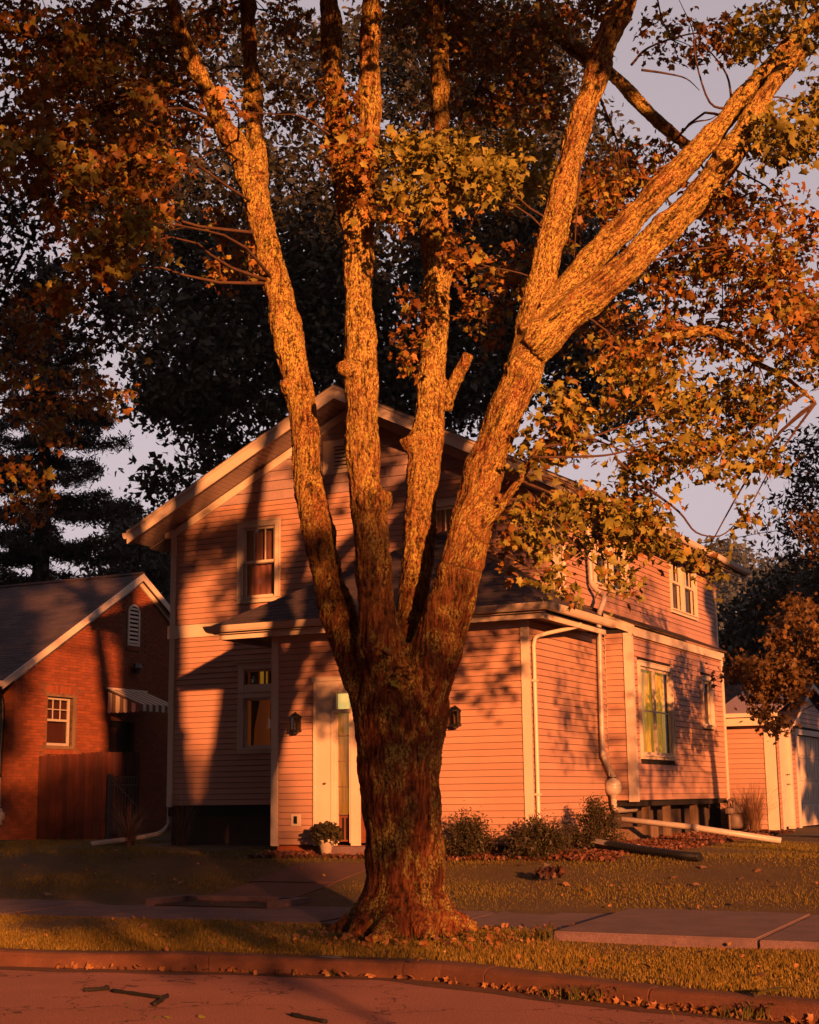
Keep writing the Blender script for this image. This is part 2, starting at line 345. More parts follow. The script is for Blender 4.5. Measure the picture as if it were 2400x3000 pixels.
# ------------------------------------------------------------------ the clapboard house
def front(px, py, Y):
    r = ray(px, py); n = eY; t = ((HW(0, Y) - CAM) @ n) / (r @ n); d = CAM + t * r - HW(0, 0); return d @ eX, d[2]
def side(px, py, X):
    r = ray(px, py); n = eX; t = ((HW(X, 0) - CAM) @ n) / (r @ n); d = CAM + t * r - HW(0, 0); return d @ eY, d[2]
EXPO = .102
def hroot(name, X, Y, Z, label, cat, group=None):   # a thing modelled in house coordinates, its Empty at its base
    o = empty(name, HW(X, Y, Z), -YAW); OFF[o.name] = (X, Y, Z); return tag(o, label, cat, group)
house = hroot('clapboard_house', -4.2, 5.0, .8, 'two storey mauve clapboard house with white trim and enclosed front porch', 'house')
def mp(face, c):                                # (u, d, z) on a wall -> local point; d is outwards
    return (lambda u, d, z: (u, c - d, z)) if face == 'F' else (lambda u, d, z: (c + d, u, z)) if face == 'R' else (lambda u, d, z: (c - d, u, z))
_bc = {}
def board(parent, f, a, b, z, h, ends=(0, 0), name='siding_board', m='siding', d0=.016, d1=.004, ref=None):
    # a board from a to b at height z, its ends leaning by ends over its height
    p = [f(a, -.01, z), f(b, -.01, z), f(b, d0, z), f(a, d0, z), f(a + ends[0], -.01, z + h), f(b + ends[1], -.01, z + h), f(b + ends[1], d1, z + h), f(a + ends[0], d1, z + h)]
    o = np.array(f(a, 0, z)); q = np.array(p) - o; key = (m,) + tuple(np.round(q, 3).ravel())
    if key not in _bc: _bc[key] = MB().hexa(q).mesh(name)
    ob = link(name, _bc[key], M[m], parent); ob.location = tuple(o); return ob
def siding(parent, f, u0, u1, z0, z1, holes=(), lim=None, e=EXPO, name='siding_board', m='siding', d0=.016, split=None):
    z = z0; k = 0
    while z < z1 - .02:
        h = min(e, z1 - z); segs = [(u0, u1)]
        for a, b, c, d in holes:
            if min(z + h, d) - max(z, c) > .3 * h:
                segs = [s for p, q in segs for s in ((p, min(q, a)), (max(p, b), q)) if s[1] - s[0] > .02]
        for p, q in segs:
            ends = (0, 0)
            if lim:
                l0, l1, r0_, r1_ = lim(z)[0], lim(z + h)[0], lim(z)[1], lim(z + h)[1]
                e0 = l1 - l0 if p < l0 + .001 else 0; e1 = r1_ - r0_ if q > r0_ - .001 else 0
                p = max(p, l0); q = min(q, r0_); ends = (e0, e1)
                if q - p < .06: continue
            cuts = [p]
            if split:
                x = p + split * (.35 + .5 * ((k * 37) % 11) / 11)
                while x < q - .15: cuts.append(x); x += split * (.8 + .4 * ((k * 53 + len(cuts) * 17) % 7) / 7)
            cuts.append(q)
            for i in range(len(cuts) - 1):
                board(parent, f, cuts[i] + (.003 if i else 0), cuts[i + 1], z + .0075, h - .0075, (ends[0] if i == 0 else 0, ends[1] if i == len(cuts) - 2 else 0), name, m, d0)
        z += e; k += 1
def wallbox(name, f, u0, u1, z0, z1, holes=(), m='dark', th=.12, parent=None):
    us = sorted({u0, u1, *[x for h in holes for x in h[:2] if u0 < x < u1]}); zs = sorted({z0, z1, *[x for h in holes for x in h[2:] if z0 < x < z1]}); b = MB()
    for i in range(len(us) - 1):
        for j in range(len(zs) - 1):
            cu, cz = (us[i] + us[i + 1]) / 2, (zs[j] + zs[j + 1]) / 2
            if not any(h[0] < cu < h[1] and h[2] < cz < h[3] for h in holes):
                b.hexa([f(us[i], -th, zs[j]), f(us[i + 1], -th, zs[j]), f(us[i + 1], -.012, zs[j]), f(us[i], -.012, zs[j]), f(us[i], -th, zs[j + 1]), f(us[i + 1], -th, zs[j + 1]), f(us[i + 1], -.012, zs[j + 1]), f(us[i], -.012, zs[j + 1])])
    return b.obj(name, M[m], parent or house)
def fb(b, f, a, c, d0, d1, z0, z1):             # box in wall coordinates
    b.hexa([f(a, d0, z0), f(c, d0, z0), f(c, d1, z0), f(a, d1, z0), f(a, d0, z1), f(c, d0, z1), f(c, d1, z1), f(a, d1, z1)]); return b
def trim(name, f, a, c, z0, z1, d0=-.01, d1=.03, m='trim', parent=None): return fb(MB(), f, a, c, d0, d1, z0, z1).obj(name, M[m], parent or house)
def window(parent, f, u0, u1, z0, z1, cas=.115, sash=.05, lights='double', curtain='curtain', drapes=True, sill=True, glass='glass', label=None):
    b = MB()                                    # casing round an opening u0..u1, z0..z1
    fb(b, f, u0 - cas, u0, -.06, .034, z0, z1); fb(b, f, u1, u1 + cas, -.06, .034, z0, z1)
    fb(b, f, u0 - cas, u1 + cas, -.06, .036, z1, z1 + cas * 1.05); fb(b, f, u0 - cas, u1 + cas, -.06, .036, z0 - cas * .9, z0 - .028)
    fb(b, f, u0 - cas - .012, u1 + cas + .012, .036, .052, z1 + cas * .85, z1 + cas * 1.05)
    fb(b, f, u0 - cas - .002, u0 - cas + .022, .034, .044, z0, z1); fb(b, f, u1 + cas - .022, u1 + cas + .002, .034, .044, z0, z1)
    o = b.obj('window', M['trim'], parent)
    if label: o['label'] = label
    if sill: fb(MB(), f, u0 - cas - .01, u1 + cas + .01, -.06, .062, z0 - .027, z0).obj('sill', M['trim'], o)
    zm = z0 + (z1 - z0) * .5
    def one_sash(a, c, y0, y1, dd):
        s = MB(); fb(s, f, a, a + sash, dd - .03, dd, y0, y1); fb(s, f, c - sash, c, dd - .03, dd, y0, y1)
        fb(s, f, a + sash, c - sash, dd - .03, dd, y0, y0 + sash); fb(s, f, a + sash, c - sash, dd - .03, dd, y1 - sash, y1); return s.obj('sash', M['trim'], o)
    def pane(a, c, y0, y1, dd): fb(MB(), f, a, c, dd - .004, dd, y0, y1).obj('pane', M[glass], o)
    if lights == 'double':
        one_sash(u0, u1, zm - .02, z1, -.012); pane(u0 + sash, u1 - sash, zm + sash - .02, z1 - sash, -.026)
        one_sash(u0, u1, z0, zm + .02, -.045); pane(u0 + sash, u1 - sash, z0 + sash, zm - sash + .02, -.06)
        for t in (.33, .67):
            x = u0 + (u1 - u0) * t; trim('muntin', f, x - .009, x + .009, zm + .03, z1 - sash, -.034, -.014, 'trim', o)
    elif lights == 'casement':
        um = (u0 + u1) / 2; one_sash(u0, um - .004, z0, z1, -.012); one_sash(um + .004, u1, z0, z1, -.012)
        for a, c in ((u0, um - .004), (um + .004, u1)):
            pane(a + sash, c - sash, z0 + sash, z1 - sash, -.024); trim('glazing_bar', f, a + sash, c - sash, zm - .012, zm + .012, -.036, -.014, 'trim', o)
    elif lights == 'single':
        one_sash(u0, u1, z0, z1, -.02); pane(u0 + sash, u1 - sash, z0 + sash, z1 - sash, -.034)
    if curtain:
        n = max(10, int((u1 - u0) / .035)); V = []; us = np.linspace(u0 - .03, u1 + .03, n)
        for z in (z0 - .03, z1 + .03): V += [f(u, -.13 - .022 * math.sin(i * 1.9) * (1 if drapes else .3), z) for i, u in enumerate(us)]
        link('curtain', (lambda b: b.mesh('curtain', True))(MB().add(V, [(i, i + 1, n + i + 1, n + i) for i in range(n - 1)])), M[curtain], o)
    return o
# ---- main front wall (Y = 2.4)
fM = mp('F', 2.4); XR = -4.36; ZP = 8.73
rake = lambda z: (XR - (ZP - z) / .5, XR + (ZP - z) / .5)
UW = (-6.715, -6.0, 5.31, 6.65); UW2 = (-2.72, -2.005, 5.31, 6.65); LW = (-6.67, -5.2, 2.52, 3.97)
grow = lambda h, k: (h[0] - k, h[1] + k, h[2] - k, h[3] + k)
wm = wallbox('wall', fM, -8.35, -.36, 1.3, 7.0, (UW, UW2, LW))
gp = MB().prism([fM(XR - 3.99, -.012, 6.72), fM(XR + 3.99, -.012, 6.72), fM(XR, -.012, 8.70)], (0, .12, 0)).obj('gable_wall', M['dark'], house)
siding(wm, fM, -8.25, -4.5, 1.49, 4.635, [grow(LW, .10)])
wu = trim('belt_board', fM, -8.40, -.36, 4.635, 4.88, -.01, .04)
siding(wm, fM, -8.25, -.46, 4.885, 7.12, [grow(UW, .10), grow(UW2, .10)], lambda z: (max(-8.25, rake(z + .15)[0]), min(-.46, rake(z + .15)[1])))
siding(gp, fM, -8.2, -.5, 7.12, 8.62, [(-4.95, -3.77, 7.5, 8.1)], lambda z: rake(z + .12), .187, 'gable_shake', 'shake', .022, .62)
for a, c in ((-8.36, -8.245), (-.465, -.35)):
    trim('corner_board', fM, a, c, 4.88, 6.62, -.02, .03); 
trim('corner_board', fM, -8.36, -8.245, 1.47, 4.635, -.02, .03)
trim('corner_board', mp('L', -8.36), 2.41, 2.52, 1.47, 4.635, -.02, .012)
window(house, fM, *UW, curtain='curtain', label='upper window with dark red curtains and three light top sash')
window(house, fM, *UW2, curtain='curtain')
# lower front window: wide opening with a four light transom, panel of stained glass on an easel, curtain and a framed picture
o = window(house, fM, -6.67, -5.2, 2.52, 3.44, lights='single', curtain=None, label='lower front window showing a leaded glass panel and gold curtain')
trim('transom_bar', fM, -6.67, -5.2, 3.44, 3.66, -.05, .02, 'trim', o)
trim('head_casing', fM, -6.80, -5.07, 3.97, 4.10, -.06, .036, 'trim', o); trim('head_cap', fM, -6.83, -5.04, 4.10, 4.125, -.02, .07, 'trim', o)
trim('side_casing', fM, -6.785, -6.67, 3.56, 3.97, -.06, .034, 'trim', o)
s = MB(); fb(s, fM, -6.67, -5.2, -.05, -.015, 3.92, 3.97); fb(s, fM, -6.67, -5.2, -.05, -.015, 3.66, 3.69); s.obj('transom_sash', M['trim'], o)
for i in range(7):
    x = -6.64 + i * .205; trim('transom_pane', fM, x, x + .19, 3.69, 3.92, -.04, -.036, 'glassdark', o); trim('transom_muntin', fM, x + .185, x + .208, 3.69, 3.92, -.05, -.018, 'black', o)
    trim('transom_drape', fM, x + .01, x + .17, 3.66, 3.94, -.16 - .01 * (i % 2), -.15 - .01 * (i % 2), ('gold', 'curtain_lit')[i % 2], o)
room = MB(); fb(room, fM, -7.4, -4.6, -1.6, -1.5, 1.6, 4.3); fb(room, fM, -7.5, -7.4, -1.6, -.2, 1.6, 4.3); room.obj('room_wall', M['room_glow'], house)
pan = fb(MB(), fM, -6.28, -5.55, -.33, -.30, 2.62, 3.36).obj('leaded_panel', M['black'], house)
pan['label'] = 'dark leaded glass panel standing in the lower front window'
for a, c, z0, z1 in ((-6.23, -5.6, 3.25, 3.30), (-6.23, -5.6, 2.67, 2.72), (-6.23, -6.18, 2.72, 3.25), (-5.65, -5.6, 2.72, 3.25)): trim('border_glass', fM, a, c, z0, z1, -.30, -.285, 'gold', pan)
for i in range(6):
    t = i * math.pi / 3; x, z = -5.915 + .13 * math.cos(t), 2.985 + .13 * math.sin(t)
    MB().add([fM(x + .075 * math.cos(a), -.285, z + .075 * math.sin(a)) for a in np.arange(8) * math.pi / 4], [tuple(range(8))[::-1]]).obj('rosette_glass', M['room_glow'], pan)
MB().tube([fM(-5.915 + .24 * math.cos(t), -.288, 2.985 + .25 * math.sin(t)) for t in np.linspace(0, 6.28, 25)], .008, 5).obj('lead_ring', M['black'], pan)
V = [fM(-6.64 + .8 * w_ * k, -.2 - .012 * (k % 2), z) for z, w_ in ((2.45, .006), (2.9, .008), (3.44, .022)) for k in range(12)]
MB().add(V, [(r * 12 + i, r * 12 + i + 1, (r + 1) * 12 + i + 1, (r + 1) * 12 + i) for r in (0, 1) for i in range(11)]).obj('side_curtain', M['gold'], house, True)
pf = fb(MB(), fM, -6.43, -6.33, -1.49, -1.46, 3.02, 3.22).obj('framed_picture', M['gold'], house); trim('picture', fM, -6.415, -6.345, 3.04, 3.2, -1.459, -1.452, 'pvc', pf)
# gable vent, frieze, soffit, rakes and roof
v = fb(MB(), fM, -4.95, -4.72, -.02, .04, 7.485, 8.12); fb(v, fM, -4.0, -3.77, -.02, .04, 7.485, 8.12); fb(v, fM, -4.72, -4.0, -.02, .04, 7.485, 7.56); fb(v, fM, -4.72, -4.0, -.02, .04, 8.0, 8.12)
vo = v.obj('gable_vent', M['trim'], house); trim('vent_back', fM, -4.72, -4.0, 7.56, 8.0, -.02, -.008, 'dark', vo)
for i in range(6):
    z = 7.575 + i * .072
    MB().hexa([fM(-4.72, .0, z + .05), fM(-4.0, .0, z + .05), fM(-4.0, .032, z), fM(-4.72, .032, z), fM(-4.72, .0, z + .058), fM(-4.0, .0, z + .058), fM(-4.0, .036, z + .010), fM(-4.72, .036, z + .010)]).obj('louvre_slat', M['trim'], vo)
for sg in (-1, 1):
    xe = XR + sg * 3.99
    MB().prism([fM(XR, -.005, 8.73), fM(xe, -.005, 8.73 - 1.995), fM(xe, -.005, 8.73 - 2.155), fM(XR, -.005, 8.57)][::sg], (0, -.04, 0)).obj('frieze_board', M['trim'], house)
    xt = XR + sg * 4.57
    MB().prism([(XR, 1.75, 8.97), (xt, 1.75, 6.685), (xt, 1.75, 6.445), (XR, 1.75, 8.73)][::sg], (0, -.03, 0)).obj('rake_fascia', M['trim'], house)
    MB().prism([(XR, 1.718, 8.985), (xt, 1.718, 6.70), (xt, 1.718, 6.64), (XR, 1.718, 8.925)][::sg], (0, -.018, 0)).obj('rake_drip_edge', M['trim'], house)
    rf = MB().prism([(XR, 1.70, 8.99), (xt + sg * .03, 1.70, 6.69), (xt + sg * .03, 1.70, 6.66), (XR, 1.70, 8.96)][::sg], (0, 11.35, 0)).obj('roof', M['shingle'], house)
    MB().prism([(XR, 1.76, 8.93), (xt, 1.76, 6.645), (xt, 1.76, 6.50), (XR, 1.76, 8.78)][::sg], (0, 11.2, 0)).obj('roof_deck', M['timber'], rf)
    sf = MB(); n = 46                            # beaded soffit boards of the rake
    for i in range(n):
        t0, t1 = i / n + .0016, (i + 1) / n - .0016; xa, xb = XR + sg * 4.55 * t0, XR + sg * 4.55 * t1; za, zb = 8.775 - 2.275 * t0, 8.775 - 2.275 * t1
        sf.prism([(xa, 1.79, za), (xb, 1.79, zb), (xb, 1.79, zb - .016), (xa, 1.79, za - .016)][::sg], (0, .66, 0))
    so = sf.obj('rake_soffit', M['soffit'], house); so['kind'] = 'stuff'
    es = MB()
    for i in range(95):
        y = 2.46 + i * .113; es.prism([(XR + sg * 4.01, y, 6.735), (xt, y, 6.465), (xt, y, 6.45), (XR + sg * 4.01, y, 6.72)][::sg], (0, .107, 0))
    es.obj('eave_soffit', M['soffit'], house)['kind'] = 'stuff'
    MB().prism([(XR + sg * 3.97, 2.36, 6.60), (XR + sg * 4.14, 2.36, 6.60), (XR + sg * 4.14, 2.36, 6.72), (XR + sg * 3.97, 2.36, 6.80)][::sg], (0, .09, 0)).obj('corner_block', M['trim'], house)
    gx = xt + sg * .06
    MB().prism([(xt + sg * .005, 1.72, 6.66), (xt + sg * .115, 1.72, 6.66), (xt + sg * .10, 1.72, 6.58), (xt + sg * .07, 1.72, 6.545), (xt + sg * .005, 1.72, 6.545)][::sg], (0, 11.3, 0)).obj('gutter', M['trim'], house)
# main side walls, back wall, floor
fR = mp('R', -.36); RW1 = [(4.2, 5.0, 5.35, 6.45), (5.12, 5.9, 5.35, 6.45)]; RW2 = [(8.87, 9.6, 5.38, 6.55), (9.78, 10.6, 5.38, 6.55)]
wr = wallbox('wall', fR, 2.4, 12.3, 4.2, 6.72, RW1 + RW2)
siding(wr, fR, 2.5, 12.22, 4.97, 6.66, [grow(h, .09) for h in RW1 + RW2])
trim('corner_board', fR, 12.2, 12.31, 4.9, 6.66, -.02, .03); trim('corner_board', fR, 2.36, 2.5, 4.6, 6.62, -.02, .028)
trim('skirt_board', fR, 3.3, 12.34, 4.72, 4.968, -.01, .03, 'siding')
for h in RW1 + RW2: window(house, fR, *h, cas=.095, curtain='dark')  # dark sheet in the curtain slot paints the unlit room
MB().box(-8.35, -8.23, 2.55, 12.3, 1.3, 6.9).obj('wall', M['siding'], house)
MB().box(-8.2, -.5, 12.18, 12.3, .6, 6.8).obj('wall', M['siding'], house); MB().prism([(-8.2, 12.18, 6.75), (-.5, 12.18, 6.75), (XR, 12.18, 8.65)], (0, .1, 0)).obj('gable_wall', M['siding'], house)
MB().box(-8.2, -.5, 2.6, 12.1, 4.45, 4.6).obj('floor_slab', M['dark'], house); MB().box(-8.2, -.2, 2.6, 12.1, 1.2, 1.35).obj('floor_slab', M['dark'], house)
MB().box(-8.30, -.1, 2.46, 12.2, .5, 1.48).obj('foundation', M['found'], house)
# ---- enclosed porch (Y = 0, X = -4.55 .. 0)
fP = mp('F', 0.0); fS = mp('R', 0.0); ENT = (-3.745, -1.70, .8, 3.5)
wp = wallbox('wall', fP, -4.55, 0, .87, 4.3, [ENT]); MB().box(-4.55, -4.43, .13, 2.4, .87, 4.3).obj('wall', M['siding'], house)
siding(wp, fP, -4.44, -.10, .865, 4.13, [(-3.74, -1.71, .7, 3.49)])
trim('frieze_board', fP, -4.44, -.10, 4.13, 4.27, -.01, .022, 'trim')
trim('corner_board', fP, -4.56, -4.435, .85, 4.25, -.03, .03); trim('corner_board', fP, -.105, .02, .85, 4.25, -.03, .03)
ws = wallbox('wall', fS, .13, 3.5, .86, 4.35)
siding(ws, fS, .05, 3.49, .865, 4.28)
MB().box(-4.5, -.05, .08, 2.5, .4, .86).obj('foundation', M['brick'], house)
MB().box(-.5, -.08, 2.5, 3.45, .4, .86).obj('foundation', M['found'], house)
ent = MB()                                       # entry: broad jambs, head, lit sidelight, posts, dark door
fb(ent, fP, -3.745, -3.36, -.05, .03, .86, 3.5); fb(ent, fP, -3.36, -1.93, -.05, .03, 3.26, 3.5); fb(ent, fP, -3.075, -2.935, -.05, .03, .86, 3.26); fb(ent, fP, -1.93, -1.70, -.05, .03, .86, 3.5)
fb(ent, fP, -3.78, -1.68, .03, .055, 3.46, 3.53); fb(ent, fP, -3.36, -3.075, -.05, .035, 2.96, 3.0); fb(ent, fP, -3.39, -3.06, -.02, .05, 2.945, 2.965); fb(ent, fP, -3.36, -3.335, -.06, .02, .9, 3.26); fb(ent, fP, -3.105, -3.075, -.06, .02, .9, 2.96)
fb(ent, fP, -3.755, -3.72, .03, .045, .86, 3.46); fb(ent, fP, -3.43, -3.40, .03, .042, .9, 3.3)
eo = ent.obj('door_surround', M['trim'], house)
for z0, z1, m in ((3.005, 3.255, 'blind_lit'),): trim('transom_blind', fP, -3.335, -3.08, z0, z1, -.05, -.04, m, eo)
trim('sidelight_curtain', fP, -3.335, -3.105, 1.33, 2.94, -.07, -.06, 'curtain_lit', eo); trim('sidelight_pane', fP, -3.335, -3.105, 1.33, 2.94, -.045, -.04, 'glassdark', eo)
for z in (1.33, 1.77, 2.17, 2.57): trim('sidelight_bar', fP, -3.335, -3.105, z, z + .016, -.05, -.03, 'timber', eo)
trim('sidelight_panel', fP, -3.335, -3.105, .92, 1.32, -.07, -.05, 'room', eo); trim('sidelight_slat', fP, -3.27, -3.24, .95, 1.29, -.05, -.043, 'black', eo); trim('sidelight_slat', fP, -3.2, -3.17, .95, 1.29, -.05, -.043, 'black', eo)
do = trim('door', fP, -2.935, -1.93, .9, 3.2, -.09, -.05, 'room'); 
for z0, z1 in ((1.0, 1.55), (1.65, 2.2), (2.3, 3.1)): trim('door_panel', fP, -2.83, -2.15, z0, z1, -.05, -.04, 'room', do)
MB().lathe([(.03, 0), (.035, .03), (.02, .06)], fP(-2.86, .0, 1.85), 10).obj('door_handle', M['brass'], do)
MB().lathe([(.001, -.02), (.024, -.012), (.028, 0), (.024, .012), (.001, .02)], fP(-3.54, .045, 1.828), 12).obj('doorbell', M['brass'], eo)
MB().box(-3.22, -1.5, -.42, -.06, .62, .86).obj('door_step', M['concrete'], house)
mb = fb(MB(), fP, -4.17, -4.0, 0, .03, 1.165, 1.35).obj('meter_box', M['trim'], house); trim('opening', fP, -4.125, -4.06, 1.2, 1.32, .03, .034, 'black', mb)
def lantern(x, z):
    b = MB(); y = -.11
    for dx in (-.06, .06):
        for dy in (-.05, .05): b.box(x + dx - .008, x + dx + .008, y + dy - .008, y + dy + .008, z - .11, z + .09)
    b.box(x - .08, x + .08, y - .07, y + .07, z - .135, z - .112); b.lathe([(.11, .085), (.105, .1), (.05, .15), (.02, .165), (.02, .18)], (x, y, z), 8); b.lathe([(.05, -.17), (.055, -.15), (.07, -.136)], (x, y, z), 8)
    b.box(x - .03, x + .03, -.04, 0.0, z - .09, z + .03); b.box(x - .012, x + .012, -.09, -.03, z + .1, z + .125); b.box(x - .05, x + .05, -.022, -.008, z - .13, z + .13)
    lo = b.obj('wall_lantern', M['black'], house)
    for dx, dy, sx, sy in ((0, -.05, .05, .002), (-.06, 0, .002, .04), (.06, 0, .002, .04)): MB().box(x + dx - sx, x + dx + sx, y + dy - sy, y + dy + sy, z - .105, z + .085).obj('lantern_pane', M['glassdark'], lo)
    MB().lathe([(.014, -.1), (.014, 0), (.004, .03)], (x, y, z), 8).obj('bulb', M['pvc'], lo)
lantern(-4.05, 2.80); lantern(-1.19, 2.80)
# porch hip roof
EZ, SL = 4.42, .615; AP = (-2.465, 2.4, EZ + 2.9 * SL); EL, ER, EF = -5.43, .5, -.5
MB().add([(EL, EF, EZ), (ER, EF, EZ), AP, (EL, 2.4, EZ), (ER, 2.45, EZ), (EL, EF, EZ - .03), (ER, EF, EZ - .03), (ER, 2.45, EZ - .03), (EL, 2.4, EZ - .03)], [(0, 1, 2), (3, 0, 2), (1, 4, 2), (0, 5, 6, 1), (1, 6, 7, 4), (3, 8, 5, 0), (5, 8, 7, 6), (4, 7, 8, 3, 2)]).obj('porch_roof_deck', M['timber'], house)
pr = MB()
def shingle_rows(b, P0, a, bdir, nrm, u_at, rows, e, tab=.33):
    P0, a, bdir, nrm = (np.array(x, float) for x in (P0, a, bdir, nrm))
    for k in range(rows):
        s0, s1 = k * e, (k + 1) * e + .02; l0, r_ = u_at(s0); l1, r1 = u_at(s1)
        if r_ - l0 < .05: break
        x = l0 - .0; first = True
        while x < r_ - .01:
            wd = tab * (.7 + .6 * random.random()); x2 = min(x + wd, r_)
            if r_ - x2 < .08: x2 = r_
            h = .008 + .006 * random.random(); xa = max(x, l1) if first else x; xb = min(x2, r1)
            if xb > xa:
                q = [P0 + a * x + bdir * s0, P0 + a * x2 + bdir * s0, P0 + a * xb + bdir * s1, P0 + a * xa + bdir * s1]
                g = .004
                b.hexa([q[0] + a * g, q[1] - a * g, q[2] - a * g, q[3] + a * g, q[0] + a * g + nrm * h, q[1] - a * g + nrm * h, q[2] - a * g + nrm * .004, q[3] + a * g + nrm * .004])
            x = x2; first = False
cs = 1 / math.hypot(1, SL); LS = 2.9 / cs
tr = lambda W_: (lambda s: (s * cs, W_ - s * cs))
shingle_rows(pr, (EL, EF, EZ + .003), (1, 0, 0), (0, cs, SL * cs), (0, -SL * cs, cs), lambda s: (s * cs, (ER - EL) - s * cs), 27, .13)
shingle_rows(pr, (ER, EF, EZ + .003), (0, 1, 0), (-cs, 0, SL * cs), (SL * cs, 0, cs), lambda s: (s * cs, 2.93), 27, .13)
shingle_rows(pr, (EL, 2.4, EZ + .003), (0, -1, 0), (cs, 0, SL * cs), (-SL * cs, 0, cs), lambda s: (0, 2.9 - s * cs), 27, .13)
pso = pr.obj('porch_shingles', M['shingle'], house); pso['kind'] = 'stuff'
hp = MB()
for (x0, y0), sx in (((EL, EF), 1), ((ER, EF), -1)):
    for i in range(26):
        t = i * .112; c0 = np.array([x0 + sx * t, y0 + t, EZ + .018 + SL * t]); c1 = c0 + np.array([sx * .135, .135, SL * .135 - .012])
        wv = np.array([sx * .09, -.09, -SL * .09 * .0]); d = np.array([0, 0, -.055 * 1.0])
        hp.add([c0 - wv + d, c0, c0 + wv + d, c1 - wv + d, c1, c1 + wv + d], [(0, 1, 4, 3), (1, 2, 5, 4), (0, 2, 1)])
hp.obj('hip_shingles', M['shingle'], house)['kind'] = 'stuff'
def gut(pts, name='porch_gutter'):
    b = MB(); prof = [(0, .0), (.115, .0), (.105, -.03), (.085, -.075), (.06, -.105), (0, -.105)]   # (out, z)
    b2 = []
    for (x, y), (ox, oy) in pts: b2.append([(x + ox * o_, y + oy * o_, EZ - .005 + z) for o_, z in prof])
    k = len(prof); V = [p for r_ in b2 for p in r_]
    F = [(i * k + j, i * k + (j + 1) % k, (i + 1) * k + (j + 1) % k, (i + 1) * k + j) for i in range(len(b2) - 1) for j in range(k)]
    return b.add(V, F + [tuple(range(k)), tuple(range((len(b2) - 1) * k, len(b2) * k))[::-1]]).obj(name, M['trim'], house)
gut([((EL, 2.38), (-1, 0)), ((EL, EF), (-1, -1)), ((ER, EF), (1, -1)), ((ER, 2.46), (1, 0))])
fa = MB(); fa.box(EL + .09, ER - .09, EF + .09, EF + .115, 4.20, 4.30); fa.box(ER - .115, ER - .09, EF + .12, 2.45, 4.20, 4.30); fa.box(EL + .09, EL + .115, EF + .12, 2.39, 4.20, 4.30)
fa.box(EL + .02, ER - .02, EF + .02, EF + .085, 4.285, 4.30)
fa.obj('porch_fascia', M['trim'], house); MB().box(EL + .12, ER - .12, EF + .12, 2.38, 4.272, 4.29).obj('porch_soffit', M['soffit'], house)
# ---- bay with shed roof (front Y = 3.5, side X = .47)
fB = mp('F', 3.5); fC = mp('R', .47); BW = (3.92, 5.72, 2.27, 3.8); SW = (7.86, 8.48, 2.93, 3.8)
wb = wallbox('wall', fB, .0, .47, 1.49, 4.4); wc = wallbox('wall', fC, 3.62, 9.45, 1.49, 4.35, [BW, SW])
siding(wb, fB, .02, .36, 1.495, 4.33); siding(wc, fC, 3.6, 9.37, 1.495, 4.28, [grow(BW, .10), grow(SW, .085)])
trim('corner_board', fB, .355, .50, 1.475, 4.33, -.02, .03); trim('corner_board', fC, 3.48, 3.60, 1.475, 4.3, -.02, .028); trim('corner_board', fC, 9.365, 9.46, 1.475, 4.3, -.02, .03)
trim('frieze_board', fC, 3.46, 9.50, 4.29, 4.455, -.01, .05)
MB().prism([fB(.02, .03, 4.52), fB(.56, .03, 4.30), fB(.56, .03, 4.47), fB(.02, .03, 4.70)], (0, .04, 0)).obj('rake_fascia', M['trim'], house)
bo = window(house, fC, *BW, cas=.085, lights='casement', curtain='curtain_lit', label='pair of tall casements with glowing yellow curtains')
window(house, fC, *SW, cas=.085, lights='single', curtain='curtain', label='small narrow window with deep white frame')
sh = MB(); ln = math.hypot(.95, .42)
MB().prism([(-.36, 3.46, 4.87), (.58, 3.46, 4.47), (.58, 3.46, 4.455), (-.36, 3.46, 4.855)], (0, 6.05, 0)).obj('shed_roof', M['timber'], house)
shingle_rows(sh, (.60, 3.45, 4.475), (0, 1, 0), (-.95 / ln, 0, .40 / ln), (.40 / ln, 0, .95 / ln), lambda s: (0, 6.07), 8, .13)
sh.obj('shed_shingles', M['shingle'], house)['kind'] = 'stuff'
MB().box(-.36, .05, 2.44, 3.5, 4.30, 4.40).obj('corner_roof', M['timber'], house)
for y in (4.35, 5.55, 7.3): MB().box(.28, .40, y, y + .12, .6, 1.485).obj('bay_post', M['timber'], house)
MB().box(.02, .44, 3.55, 9.4, 1.40, 1.485).obj('bay_joists', M['dark'], house); MB().box(-.1, .02, 3.5, 9.4, .5, 1.4).obj('crawl_wall', M['found'], house)
MB().box(.0, .3, 3.55, 5.2, .5, 1.05).obj('footing', M['timber'], house)
# ---- pipes and downspouts
def pipe(name, pts, r_, m='trim', seg=10, parent=house, n=5): return MB().tube(smooth_path(pts, n) if n > 1 else pts, r_, seg).obj(name, M[m], parent, True)
def rect_pipe(name, pts, w_=.06, h=.045, parent=house, m='trim'):
    return MB().tube(pts, w_ * .72, 4).obj(name, M[m], parent)
pipe('downspout', [(ER - .1, 1.2, 4.30), (ER - .12, 1.15, 4.22), (.10, .28, 4.02), (.055, .13, 3.9), (.055, .11, 3.6), (.055, .11, 2.4), (.055, .11, .98)], .032, 'trim', 8)
for z in (3.3, 1.6): MB().box(.015, .1, .065, .155, z, z + .03).obj('pipe_strap', M['trim'], house)
pipe('downspout', [(.27, 3.6, 6.56), (.25, 3.3, 6.50), (-.2, 2.62, 6.28), (-.29, 2.45, 6.1), (-.29, 2.44, 5.6), (-.29, 2.43, 5.08), (-.25, 2.32, 5.0)], .036, 'trim', 8)
